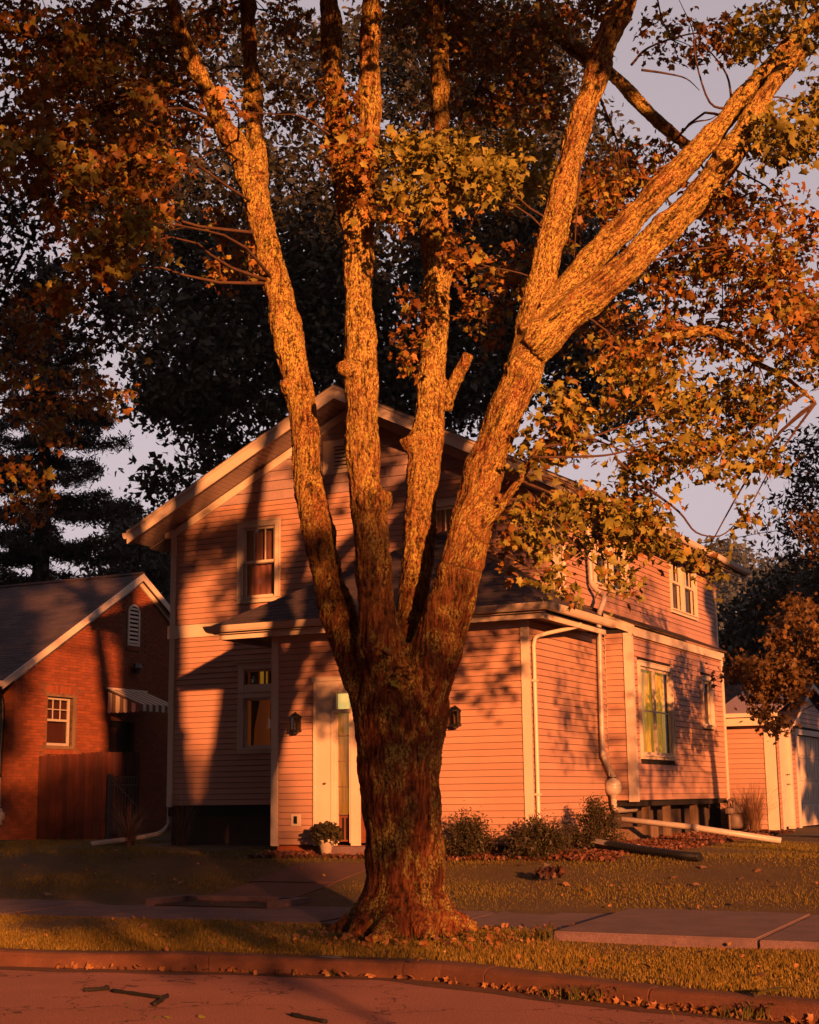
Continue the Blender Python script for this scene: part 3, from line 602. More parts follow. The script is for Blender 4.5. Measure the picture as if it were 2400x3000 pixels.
pipe('downspout', [(-8.98, 4.0, 6.54), (-8.97, 3.6, 6.44), (-8.55, 2.75, 6.22), (-8.43, 2.62, 6.1), (-8.42, 2.6, 5.5), (-8.42, 2.6, 2.5), (-8.42, 2.55, 1.25), (-8.43, 2.5, 1.10), (-8.50, 2.3, .98), (-8.75, 1.7, .90), (-9.05, 1.05, .84)], .045, 'pvc', 8)
rp = pipe('vent_pipe', [(-.24, 3.55, 6.3), (-.24, 3.62, 5.5), (-.24, 3.66, 5.25), (-.16, 3.85, 5.1), (.0, 3.6, 5.0), (.08, 3.3, 4.85), (.085, 3.05, 4.6), (.085, 3.03, 4.2), (.085, 2.98, 2.4), (.085, 3.0, 2.25), (.10, 3.14, 2.1), (.12, 3.30, 1.95), (.125, 3.34, 1.88)], .045, 'pvc', 12)
MB().lathe([(.055, -.20), (.055, -.15), (.10, -.13), (.135, -.09), (.148, -.03), (.15, -.005), (.146, .0), (.15, .005), (.14, .06), (.11, .11), (.06, .13), (.058, .19)], (.125, 3.34, 1.73), 20).obj('vent_fan', M['pvc'], rp, True)
for z in (1.60, 1.87, 2.27): MB().lathe([(.062, 0), (.062, .022)], (.125 if z < 2 else .087, 3.34 if z < 2 else 3.0, z), 14).obj('clamp', M['black' if z < 2 else 'pvc'], rp)
pipe('vent_pipe', [(.125, 3.34, 1.56), (.125, 3.36, 1.42), (.13, 3.46, 1.345), (.13, 3.7, 1.34), (.13, 4.55, 1.345)], .052, 'pvc', 12)
MB().tube([(.30, 2.69, 4.35), (.28, 2.72, 1.9)], .004, 5).obj('hanging_cable', M['pvc'], house)

# ------------------------------------------------------------------ the brick house on the left
BX = -13.5
brh = hroot('brick_house', BX, 8.1, .75, 'low red brick house with a steep gable and arched louvre beside the fence', 'house')
fK = mp('R', BX); fKF = mp('F', 3.9); PY, PZ, BS = 8.14, 6.93, .605
BWIN = (5.0, 5.86, 2.80, 3.94); BDOOR = (7.2, 8.15, .9, 3.45); BV = (7.76, 8.22, 5.26, 6.27)
bwall = wallbox('wall', fK, 3.9, 12.38, .5, 4.37, [BWIN, BDOOR], 'mortar', .2, brh)
MB().prism([fK(3.9, -.012, 4.37), fK(12.38, -.012, 4.37), fK(PY, -.012, PZ)], (-.18, 0, 0)).obj('gable_wall', M['mortar'], brh)
wallbox('wall', fKF, -24, BX, .5, 4.37, (), 'mortar', .2, brh)
CH, BL = .0677, .213
def in_void(u, z, L=.2, h=.057):
    for a, b, c, d in (BWIN, BDOOR, (4.94, 5.98, 3.94, 4.15), (4.94, 5.95, 2.62, 2.80)):
        if u + L > a + .005 and u < b - .005 and z + h > c + .02 and z < d - .01: return True
    cu, cz = (BV[0] + BV[1]) / 2, BV[3] - .23
    if u + L > BV[0] - .08 and u < BV[1] + .08 and z + h > BV[2] - .1 and z < cz: return True
    return (u + L / 2 - cu) ** 2 + max(0, z + .03 - cz) ** 2 < (.42 if z > cz else 0) ** 2 and z > cz
singles, rest = [], []
k = 0; z = .72
while z < PZ - .08:
    lim0 = max(3.9, PY - (PZ - z - .09) / BS); lim1 = min(12.38, PY + (PZ - z - .09) / BS); u = 3.9 - (BL / 2 if k % 2 else 0)
    while u < lim1:
        a, b = max(u, lim0), min(u + BL - .011, lim1)
        if b - a > .04 and not in_void(a, z, b - a): (singles if (u < 7.2 and z > 2.75) else rest).append((a, b, z))
        u += BL
    z += CH; k += 1
singles.sort(key=lambda t: t[0] + .25 * abs(t[2] - 3.9)); rest += singles[300:]; singles = singles[:300]
_br = {}
for a, b, z in singles:
    key = round(b - a, 2)
    if key not in _br: _br[key] = MB().box(-.03, 0, .0, b - a, 0, CH - .011).mesh('brick')
    ob = link('brick', _br[key], M['brick'], bwall); ob.location = (BX + .004 + .005 * random.random(), a, z); ob.rotation_euler = (0, 0, R(random.uniform(-.4, .4)))
rb = MB()
for a, b, z in rest:
    d = .004 + .005 * random.random(); rb.box(BX - .03, BX + d, a, b, z, z + CH - .011)
z = .72; k = 0
while z < 4.3:
    u = -16.5 + (BL / 2 if k % 2 else 0)
    while u < BX - .1: rb.box(u, min(u + BL - .011, BX), 3.9 - .005 * random.random(), 3.93, z, z + CH - .011); u += BL
    z += CH; k += 1
rb.obj('brickwork', M['brick'], bwall)['kind'] = 'stuff'
for i in range(14): MB().box(BX - .03, BX + .008 + .004 * (i % 3), 4.945 + i * .0735, 5.007 + i * .0735, 3.945, 4.145).obj('lintel_brick', M['brick'], bwall)
for i in range(13): MB().box(BX - .03, BX + .035, 4.95 + i * .0765, 5.016 + i * .0765, 2.625, 2.735).obj('sill_brick', M['brick'], bwall)
cu, cz = (BV[0] + BV[1]) / 2, BV[3] - .23
for i in range(13):
    t = math.pi * (i + .5) / 13; c0, s0 = math.cos(t), math.sin(t); q = []
    for r_, dt in ((.26, -.1), (.26, .1), (.41, .105), (.41, -.105)): q.append((BX - .03, cu + r_ * math.cos(t + dt), cz + r_ * math.sin(t + dt)))
    MB().prism(q, (.04, 0, 0)).obj('arch_brick', M['brick'], bwall)
for i in range(7): MB().box(BX - .03, BX + .03, BV[0] - .03 + i * .075, BV[0] + .034 + i * .075, BV[2] - .12, BV[2] - .01).obj('sill_brick', M['brick'], bwall)
vf = MB(); n = 14
ring = [(BV[0], BV[2])] + [(cu - .23 * math.cos(t), cz + .23 * math.sin(t)) for t in np.linspace(0, math.pi, n)] + [(BV[1], BV[2])]
inn = [(BV[0] + .05, BV[2] + .05)] + [(cu - .18 * math.cos(t), cz + .18 * math.sin(t)) for t in np.linspace(0, math.pi, n)] + [(BV[1] - .05, BV[2] + .05)]
for i in range(len(ring)):
    j = (i + 1) % len(ring); vf.prism([(BX + .0, *ring[i]), (BX + .0, *ring[j]), (BX + .0, *inn[j]), (BX + .0, *inn[i])], (.04, 0, 0))
vo = vf.obj('arched_vent', M['trim'], brh); MB().prism([(BX - .006, a, b) for a, b in ring], (.01, 0, 0)).obj('vent_back', M['dark'], vo)
for i in range(9):
    z = BV[2] + .07 + i * .1; hw = .18 if z < cz else math.sqrt(max(.001, .18 ** 2 - (z - cz) ** 2))
    if hw > .05: MB().hexa([(BX + .004, cu - hw, z + .05), (BX + .036, cu - hw, z), (BX + .036, cu + hw, z), (BX + .004, cu + hw, z + .05), (BX + .004, cu - hw, z + .062), (BX + .036, cu - hw, z + .012), (BX + .036, cu + hw, z + .012), (BX + .004, cu + hw, z + .062)]).obj('louvre_slat', M['trim'], vo)
# its window, recessed
fK2 = mp('R', BX - .10); wn = MB()
for a, c, z0, z1 in ((5.0, 5.05, 2.82, 3.9), (5.80, 5.86, 2.82, 3.9), (5.05, 5.80, 2.82, 2.88), (5.05, 5.80, 3.84, 3.9), (5.05, 5.80, 3.36, 3.41)): fb(wn, fK2, a, c, -.05, 0, z0, z1)
wn = wn.obj('window', M['pvc'], brh)
for a in (5.30, 5.55): trim('muntin', fK2, a - .01, a + .01, 3.41, 3.84, -.035, -.012, 'pvc', wn)
trim('muntin', fK2, 5.05, 5.80, 3.615, 3.635, -.035, -.012, 'pvc', wn)
trim('pane', fK2, 5.05, 5.80, 2.88, 3.84, -.03, -.025, 'glassdark', wn); trim('curtain', fK2, 5.0, 5.86, 2.8, 3.9, -.14, -.12, 'curtain', wn)
rv = MB(); fb(rv, fK, 5.86, 5.95, -.1, .01, 2.76, 3.98); fb(rv, fK, 4.94, 5.86, -.1, .012, 3.9, 3.98); fb(rv, fK, 4.94, 5.86, -.1, .014, 2.745, 2.82); rv.obj('brick_mould', M['timber'], brh)
bd = trim('door', fK, 7.2, 8.15, .9, 3.45, -.18, -.14, 'dark', brh); trim('door_panel', fK, 7.25, 7.62, 2.2, 3.3, -.14, -.13, 'room', bd)
# roof of the brick house
MB().prism([(-24, PY, 7.0), (-24, 3.35, 7.0 - 4.79 * BS), (-24, 3.35, 7.0 - 4.79 * BS - .03), (-24, PY, 6.95)], (24 + BX + .16, 0, 0)).obj('roof', M['timber'], brh)
MB().prism([(-24, PY, 7.0), (-24, PY, 6.95), (-24, 12.9, 7.0 - 4.76 * BS - .03), (-24, 12.9, 7.0 - 4.76 * BS)], (24 + BX + .16, 0, 0)).obj('roof', M['timber'], brh)
c2 = 1 / math.hypot(1, BS); rs = MB()
shingle_rows(rs, (-24, 3.33, 7.0 - 4.81 * BS + .004), (1, 0, 0), (0, c2, BS * c2), (0, -BS * c2, c2), lambda s: (0, 24 + BX + .17), 43, .13)
rs.obj('roof_shingles', M['shingle2'], brh)['kind'] = 'stuff'
MB().tube([(-24, PY, 7.03), (BX + .17, PY, 7.03)], .05, 6).obj('ridge_cap', M['shingle2'], brh)
for y1 in (3.33, 12.9):
    sg = 1 if y1 < PY else -1; d = abs(PY - y1) * BS
    MB().prism([(BX + .15, PY, 7.03), (BX + .15, PY, 6.86), (BX + .15, y1, 6.86 - d), (BX + .15, y1, 7.03 - d)][::sg], (.03, 0, 0)).obj('rake_fascia', M['trim'], brh)
    MB().prism([(BX + .01, PY, 6.92), (BX + .01, PY, 6.76), (BX + .01, y1 + sg * .5, 6.76 - d + .3), (BX + .01, y1 + sg * .5, 6.92 - d + .3)][::sg], (.05, 0, 0)).obj('rake_moulding', M['trim'], brh)
MB().prism([(BX + .06, PY, 6.93), (BX + .15, PY, 6.93), (BX + .15, 3.4, 6.93 - 4.74 * BS), (BX + .06, 3.4, 6.93 - 4.74 * BS)], (0, 0, .02)).obj('rake_soffit', M['trim'], brh)
MB().box(-24, BX + .2, 3.2, 3.33, 4.0, 4.12).obj('gutter', M['trim'], brh)
vx = -15.2; vy = 5.1; vz = 7.0 - (PY - vy) * BS
pv = MB().lathe([(.05, 0), (.05, .42)], (vx, vy, vz), 10).obj('roof_vent', M['rust'], brh); MB().box(vx - .22, vx + .15, vy - .2, vy - .12, vz - .13, vz - .08).obj('flashing', M['pvc'], pv)
dp = pipe('downspout', [(-13.75, 3.3, 4.05), (-13.78, 3.5, 3.9), (-13.78, 3.84, 3.75), (-13.78, 3.84, 2.6), (-13.78, 3.84, 2.1)], .045, 'black', 8, brh)
pipe('drain_pipe', [(-13.78, 3.8, 2.12), (-13.78, 3.8, 1.95), (-13.72, 3.75, 1.78), (-13.66, 3.7, 1.6), (-13.66, 3.7, 1.5)], .06, 'pvc', 10, brh)
MB().lathe([(.07, 0), (.075, .1), (.12, .12), (.12, .25), (.07, .3), (.06, .36)], (-13.62, 3.7, 1.12), 12).obj('drain_fitting', M['pvc'], brh, True)
MB().lathe([(.02, .12), (.09, .1), (.13, .0), (.1, -.02), (.08, -.12), (.02, -.13)], (BX + .14, 8.0, 4.72), 10).obj('wall_lamp', M['black'], brh)
aw = MB()                                         # striped metal awning over the side door
AW0, AW1, AT, AB, AO = 7.0, 8.55, 4.17, 3.78, 1.0
awn = MB().box(BX + .01, BX + .06, AW0, AW1, AT, AT + .04).obj('door_awning', M['trim'], brh); awn['label'] = 'striped metal awning above the side door'
for i in range(13):
    u = AW0 + i * .12; h = .012 if i % 2 else 0
    MB().prism([(BX + .03, u, AT + h), (BX + AO, u, AB + h), (BX + AO, u, AB - .15), (BX + AO - .012, u, AB - .15), (BX + AO - .012, u, AB + h - .014), (BX + .03, u, AT + h - .014)], (0, .117, 0)).obj('awning_slat', M['trim' if i % 2 else 'timber'], awn)
for i in range(8):
    x = BX + .08 + i * .115; z1 = AT - (x - BX) / AO * (AT - AB) - .03; z0 = 3.60
    MB().prism([(x, AW0 - .012 + .008 * (i % 2), z0 + .03), (x + .03, AW0 - .012 + .008 * (i % 2), z0), (x + .085, AW0 - .012 + .008 * (i % 2), z0), (x + .112, AW0 - .012 + .008 * (i % 2), z0 + .03), (x + .112, AW0 - .012 + .008 * (i % 2), z1 - .045), (x, AW0 - .012 + .008 * (i % 2), z1)], (0, .008, 0)).obj('awning_slat', M['trim' if i % 2 == 0 else 'timber'], awn)

# ------------------------------------------------------------------ fence and iron gate
FY = 4.75; fxa, fza = front(100, 2215, FY); fxb, fzb = front(315, 2202, FY); fyc, _ = side(408, 2205, fxb)
fen = hroot('board_fence', (fxa + fxb) / 2, FY, .8, 'tall dark wooden board fence beside the brick house', 'fence')
n = 17; wd = (fxb - fxa) / n
for i in range(n):
    x = fxa + i * wd; t = i / n; zt = fza + (fzb - fza) * t + .012 * random.uniform(-1, 1)
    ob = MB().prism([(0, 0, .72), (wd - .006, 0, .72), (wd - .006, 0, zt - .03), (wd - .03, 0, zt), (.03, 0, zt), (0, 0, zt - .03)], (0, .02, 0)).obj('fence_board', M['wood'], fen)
    ob.location = tuple(np.array(ob.location) + (x, FY - .006 * (i % 2), 0))
n2 = 9; w2 = (fyc - FY) / n2
for i in range(n2):
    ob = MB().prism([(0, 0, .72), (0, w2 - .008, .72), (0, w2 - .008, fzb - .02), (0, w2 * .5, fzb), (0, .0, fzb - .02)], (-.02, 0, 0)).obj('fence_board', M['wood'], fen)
    ob.location = tuple(np.array(ob.location) + (fxb + .01 + .006 * (i % 2), FY + .03 + i * w2, 0))
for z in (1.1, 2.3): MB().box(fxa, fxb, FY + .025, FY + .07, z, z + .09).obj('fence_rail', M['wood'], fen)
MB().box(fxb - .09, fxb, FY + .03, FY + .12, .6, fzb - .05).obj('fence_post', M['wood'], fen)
gx0, gz1 = front(327, 2272, FY - .1); gx1, _ = front(403, 2276, FY - .1)
gate = hroot('iron_gate', (gx0 + gx1) / 2, FY - .1, .8, 'black iron gate with thin upright bars in front of the fence', 'gate')
gy = FY - .12
MB().box(gx0 - .06, gx0 + .02, gy - .03, gy + .05, .7, gz1 + .03).obj('gate_post', M['black'], gate)
for i in range(9): x = gx0 + .1 + i * (gx1 - gx0 - .1) / 8; MB().box(x - .008, x + .008, gy, gy + .016, .92, gz1 - .02).obj('gate_bar', M['black'], gate)
for z in (gz1 - .05, gz1 - .22, .95): MB().box(gx0 + .02, gx1, gy - .006, gy + .024, z, z + .03).obj('gate_rail', M['black'], gate)
MB().tube([(gx0 + .02, gy, gz1 - .08), (gx1, gy, gz1 - .62)], .012, 4).obj('gate_brace', M['black'], gate)

# ------------------------------------------------------------------ the rear link and garage on the right
gar = hroot('garage', 1.4, 12.5, .8, 'low clapboard garage with panelled door behind the two storey house', 'garage')
fG = mp('F', 9.8); fGS = mp('R', 1.40)
wg = wallbox('wall', fG, .2, 1.28, .85, 3.1, (), 'dark', .12, gar); siding(wg, fG, .2, 1.2, .86, 2.95)
trim('corner_board', fG, 1.18, 1.40, .85, 2.96, -.02, .03, 'trim', gar)
MB().box(.3, 1.48, 9.52, 9.62, 2.95, 3.16).obj('fascia', M['trim'], gar); MB().box(.3, 1.48, 9.62, 9.8, 2.97, 3.0).obj('soffit', M['soffit'], gar)
MB().prism([(.2, 9.45, 3.20), (.2, 12.3, 3.86), (.2, 12.3, 3.80), (.2, 9.45, 3.165)], (1.32, 0, 0)).obj('link_roof', M['shake'], gar)
MB().box(.2, 1.55, 9.43, 9.50, 3.12, 3.20).obj('gutter', M['trim'], gar)
wgs = wallbox('wall', fGS, 9.8, 18, .85, 3.0, [(10.22, 11.05, .85, 2.9), (11.75, 14.6, .85, 2.83)], 'dark', .12, gar)
MB().prism([(1.38, 11.0, 3.0), (1.38, 18, 3.0), (1.38, 13.2, 3.95)], (-.1, 0, 0)).obj('gable_wall', M['dark'], gar)
siding(wgs, fGS, 9.95, 16, .86, 3.0, [(10.12, 11.15, .8, 2.98), (11.6, 14.75, .8, 2.95)])
siding(wgs, fGS, 11.1, 16, 3.0, 3.75, (), lambda z: (11.1 + (z - 3.0) * 2.2, 16 - (z - 3) * 4))
for a, c in ((10.12, 10.24), (11.03, 11.15), (11.62, 11.76), (14.6, 14.74)): trim('door_casing', fGS, a, c, .85, 2.95, -.1, .03, 'trim', gar)
trim('door_casing', fGS, 10.24, 11.03, 2.86, 2.95, -.1, .03, 'trim', gar); trim('door_casing', fGS, 11.76, 14.6, 2.83, 2.95, -.1, .034, 'trim', gar)
sd_ = trim('side_door', fGS, 10.26, 11.01, .9, 2.85, -.08, -.05, 'trim', gar)
for z in (1.75, 1.95): MB().lathe([(.03, 0), (.03, .03)], (1.40, 10.85, z), 8).obj('door_knob', M['black'], sd_)
gd = trim('garage_door', fGS, 11.78, 14.58, .87, 2.82, -.09, -.06, 'trim', gar)
for r_ in range(4):
    trim('door_seam', fGS, 11.78, 14.58, .87 + r_ * .4875, .876 + r_ * .4875, -.062, -.056, 'timber', gd)
    for c_ in range(10): a = 11.83 + c_ * .275; trim('door_panel', fGS, a, a + .2, .94 + r_ * .4875, 1.29 + r_ * .4875, -.062, -.046, 'trim', gd)
for y1, z1, sg in ((10.9, 3.02, 1), (18, 3.05, -1)):
    MB().prism([(1.52, 13.2, 4.03), (1.52, 13.2, 3.9), (1.52, y1, z1 - .1), (1.52, y1, z1 + .03)][::sg], (.03, 0, 0)).obj('rake_fascia', M['trim'], gar)
    MB().prism([(-2, 13.2, 4.06), (-2, 13.2, 4.02), (-2, y1, z1 + .0), (-2, y1, z1 + .04)][::sg], (3.56, 0, 0)).obj('roof', M['shingle2'], gar)
# gas meter below the end of the bay
gm = hroot('gas_meter', .55, 9.2, .82, 'old grey gas meter on pipes below the rear end of the bay', 'gas meter')
b = MB(); b.lathe([(.02, -.02), (.15, 0), (.17, .05), (.17, .22), (.15, .28), (.05, .3)], (.58, 9.45, .90), 14); b.obj('meter_body', M['meter'], gm, True)
MB().box(.60, .74, 9.33, 9.55, 1.2, 1.36).obj('meter_dial_box', M['meter'], gm); MB().box(.742, .746, 9.38, 9.5, 1.24, 1.32).obj('dial_plate', M['pvc'], gm)
pipe('meter_pipe', [(.6, 9.35, 1.2), (.6, 9.33, 1.42), (.6, 9.2, 1.47), (.6, 8.98, 1.44), (.6, 8.95, 1.3), (.6, 8.95, .8)], .025, 'meter', 8, gm); MB().lathe([(.02, -.08), (.1, -.05), (.11, 0), (.1, .05), (.02, .08)], (.6, 8.95, 1.25), 12).obj('regulator', M['meter'], gm)
pipe('meter_pipe', [(.6, 9.55, 1.2), (.6, 9.58, 1.4), (.5, 9.58, 1.5)], .025, 'meter', 8, gm)

# ------------------------------------------------------------------ loose pipes, pot, lying things
def thing_mesh(name, mb, m, label, cat, group=None, smooth=False, kind=None):
    o = mb.obj(name, M[m], None, smooth); return tag(o, label, cat, group, kind)
def hw_pts(P): return [HW(*p) for p in P]
ya, za = side(1822, 2400, .35)
b = MB().tube(hw_pts([(.35, ya, za), (1.5, (ya + 3.6) / 2, (za + .87) / 2 + .02), (2.9, 3.35, .845)]), [.05, .05, .048], 10); b.tube(hw_pts([(1.46, (ya + 3.6) / 2 + .0, (za + .87) / 2 + .025), (1.58, (ya + 3.6) / 2 - .03, (za + .87) / 2 + .005)]), .06, 10)
thing_mesh('drain_pipe', b, 'pvc', 'long white plastic pipe running down from under the bay onto the lawn', 'pipe', smooth=True)
thing_mesh('downspout_extension', MB().tube(hw_pts([(.28, 1.0, .955), (.75, .58, .90), (1.10, .30, .865)]), .062, 4), 'pvc', 'short white downspout length lying beside the middle shrub', 'downspout')
P = smooth_path(hw_pts([(1.05, .34, .87), (1.35, .12, .85), (1.9, -.2, .80), (2.4, -.5, .76), (2.72, -.68, .745)]), 24)
thing_mesh('corrugated_hose', MB().tube(P, [.056 + (.009 if i % 2 else -.005) for i in range(len(P))], 10), 'hose', 'black corrugated drain hose lying on the lawn', 'hose')
potx, potz = front(957, 2507, -.40)
pot = hroot('flower_pot', potx, -.40, potz, 'cream flower pot with a bushy dark plant by the front door', 'flower pot')
MB().lathe([(.085, .0), (.125, .215), (.135, .22), (.135, .25), (.12, .25), (.115, .22), (.02, .21)], (potx, -.40, potz), 20).obj('pot', M['pot'], pot, True)

# ------------------------------------------------------------------ foliage tools
_o = [(.02, -.36), (.33, -.44), (.31, -.17), (.55, .08), (.27, .13), (.04, .58), (-.25, .10), (-.50, .0), (-.33, -.20), (-.36, -.40)]
T_MAPLE = (np.array([(0, -.08, .02)] + [(x, y, -.50 * (x * x + y * y) - .12 * x) for x, y in _o]), np.array([(0, i + 1, (i + 1) % 10 + 1) for i in range(10)]))
_o6 = [(0, -.45), (.38, -.2), (.42, .12), (0, .55), (-.42, .12), (-.38, -.2)]
T_LEAF = (np.array([(0, 0, .05)] + [(x, y, -.1 * abs(x)) for x, y in _o6]), np.array([(0, i + 1, (i + 1) % 6 + 1) for i in range(6)]))
T_OVAL = (np.array([(0, -.5, 0), (.22, 0, -.05), (0, .5, -.05), (-.22, 0, -.05)]), np.array([(0, 1, 2), (0, 2, 3)]))
T_WIDE = (np.array([(0, -.5, 0), (.36, .02, -.08), (0, .5, -.05), (-.36, .02, -.08)]), np.array([(0, 1, 2), (0, 2, 3)]))
T_LONG = (np.array([(0, -.7, 0), (.16, 0, -.04), (0, .9, -.05), (-.16, 0, -.04)]), np.array([(0, 1, 2), (0, 2, 3)]))
T_NEED = (np.array([(-.06, -.5, 0), (.06, -.5, 0), (0, .5, 0)]), np.array([(0, 1, 2)]))
def unit(v): return v / (np.linalg.norm(v, axis=-1, keepdims=True) + 1e-9)
def frames(n, bias, amt, g=rng):
    N = unit(g.normal(size=(n, 3)) + amt * np.array(bias)); t = unit(np.cross(N, g.normal(size=(n, 3)))); return N, t, np.cross(N, t)
def leaf_mesh(name, P, size, tmpl, bias=(0, 0, 1), amt=.6, droop=None, g=rng):
    n = len(P); N, t, b = frames(n, bias, amt, g)
    if droop is not None:                        # tips hang towards the droop direction
        b = unit(b * .55 + np.array(droop)); b = unit(b - N * (b * N).sum(1, keepdims=True)); t = np.cross(b, N)
    V0, F0 = tmpl; sz = np.broadcast_to(np.asarray(size, float), (n,)) * g.uniform(.65, 1.3, n)
    V = P[:, None] + sz[:, None, None] * (V0[None, :, :1] * (t * g.uniform(.5, 1.0, (n, 1)))[:, None] + V0[None, :, 1:2] * b[:, None] + V0[None, :, 2:] * N[:, None])
    F = (F0[None] + (np.arange(n) * len(V0))[:, None, None]).reshape(-1, 3)
    return big_mesh(name, V.reshape(-1, 3), F), (N, t, b, sz)
def blob_clusters(blobs, g=rng):
    out = []
    for px, py, rx, ry, yw, dy, n in blobs:
        a = g.uniform(0, 2 * math.pi, n); r_ = np.sqrt(g.uniform(0, 1, n)); d = g.uniform(-1, 1, n) * dy
        X = px + rx * r_ * np.cos(a); Y = py + ry * r_ * np.sin(a)
        out.append(np.array([at(x, y, yw + q) for x, y, q in zip(X, Y, d)]))
    return out
def spray(cl, n, sig, g=rng, flat=1.0):
    k = len(cl); P = np.repeat(cl, n, 0) + g.normal(size=(k * n, 3)) * np.array([sig, sig, sig * flat]); return P
def wisps(cl, n, L, sig, g=rng):
    k = len(cl); d_ = g.normal(size=(k, 3)) * np.array([1, 1, .45]) + np.array([0, 0, -.35]); d_ = unit(d_); u_ = g.uniform(-.6, 1, (k, n, 1)) * L * g.uniform(.5, 1.2, (k, 1, 1))
    return (cl[:, None] + d_[:, None] * u_ + g.normal(size=(k, n, 3)) * sig * (1.15 - .5 * np.abs(u_) / L)).reshape(-1, 3)
def crooked(a, b, sag=.1, n=6, w=.06, g=rng):
    a, b = np.array(a, float), np.array(b, float); L = np.linalg.norm(b - a); t = np.linspace(0, 1, n)[:, None]
    k = np.linspace(0, 1, 4)[:, None]
    Q = a + (b - a) * k + np.array([0, 0, 1]) * (sag * L * np.sin(math.pi * k)) + g.normal(size=(4, 3)) * w * L * .6 * np.sin(math.pi * k)
    Q[0], Q[-1] = a, b; S_ = smooth_path(Q, 6); return S_[np.linspace(0, len(S_) - 1, n).round().astype(int)]

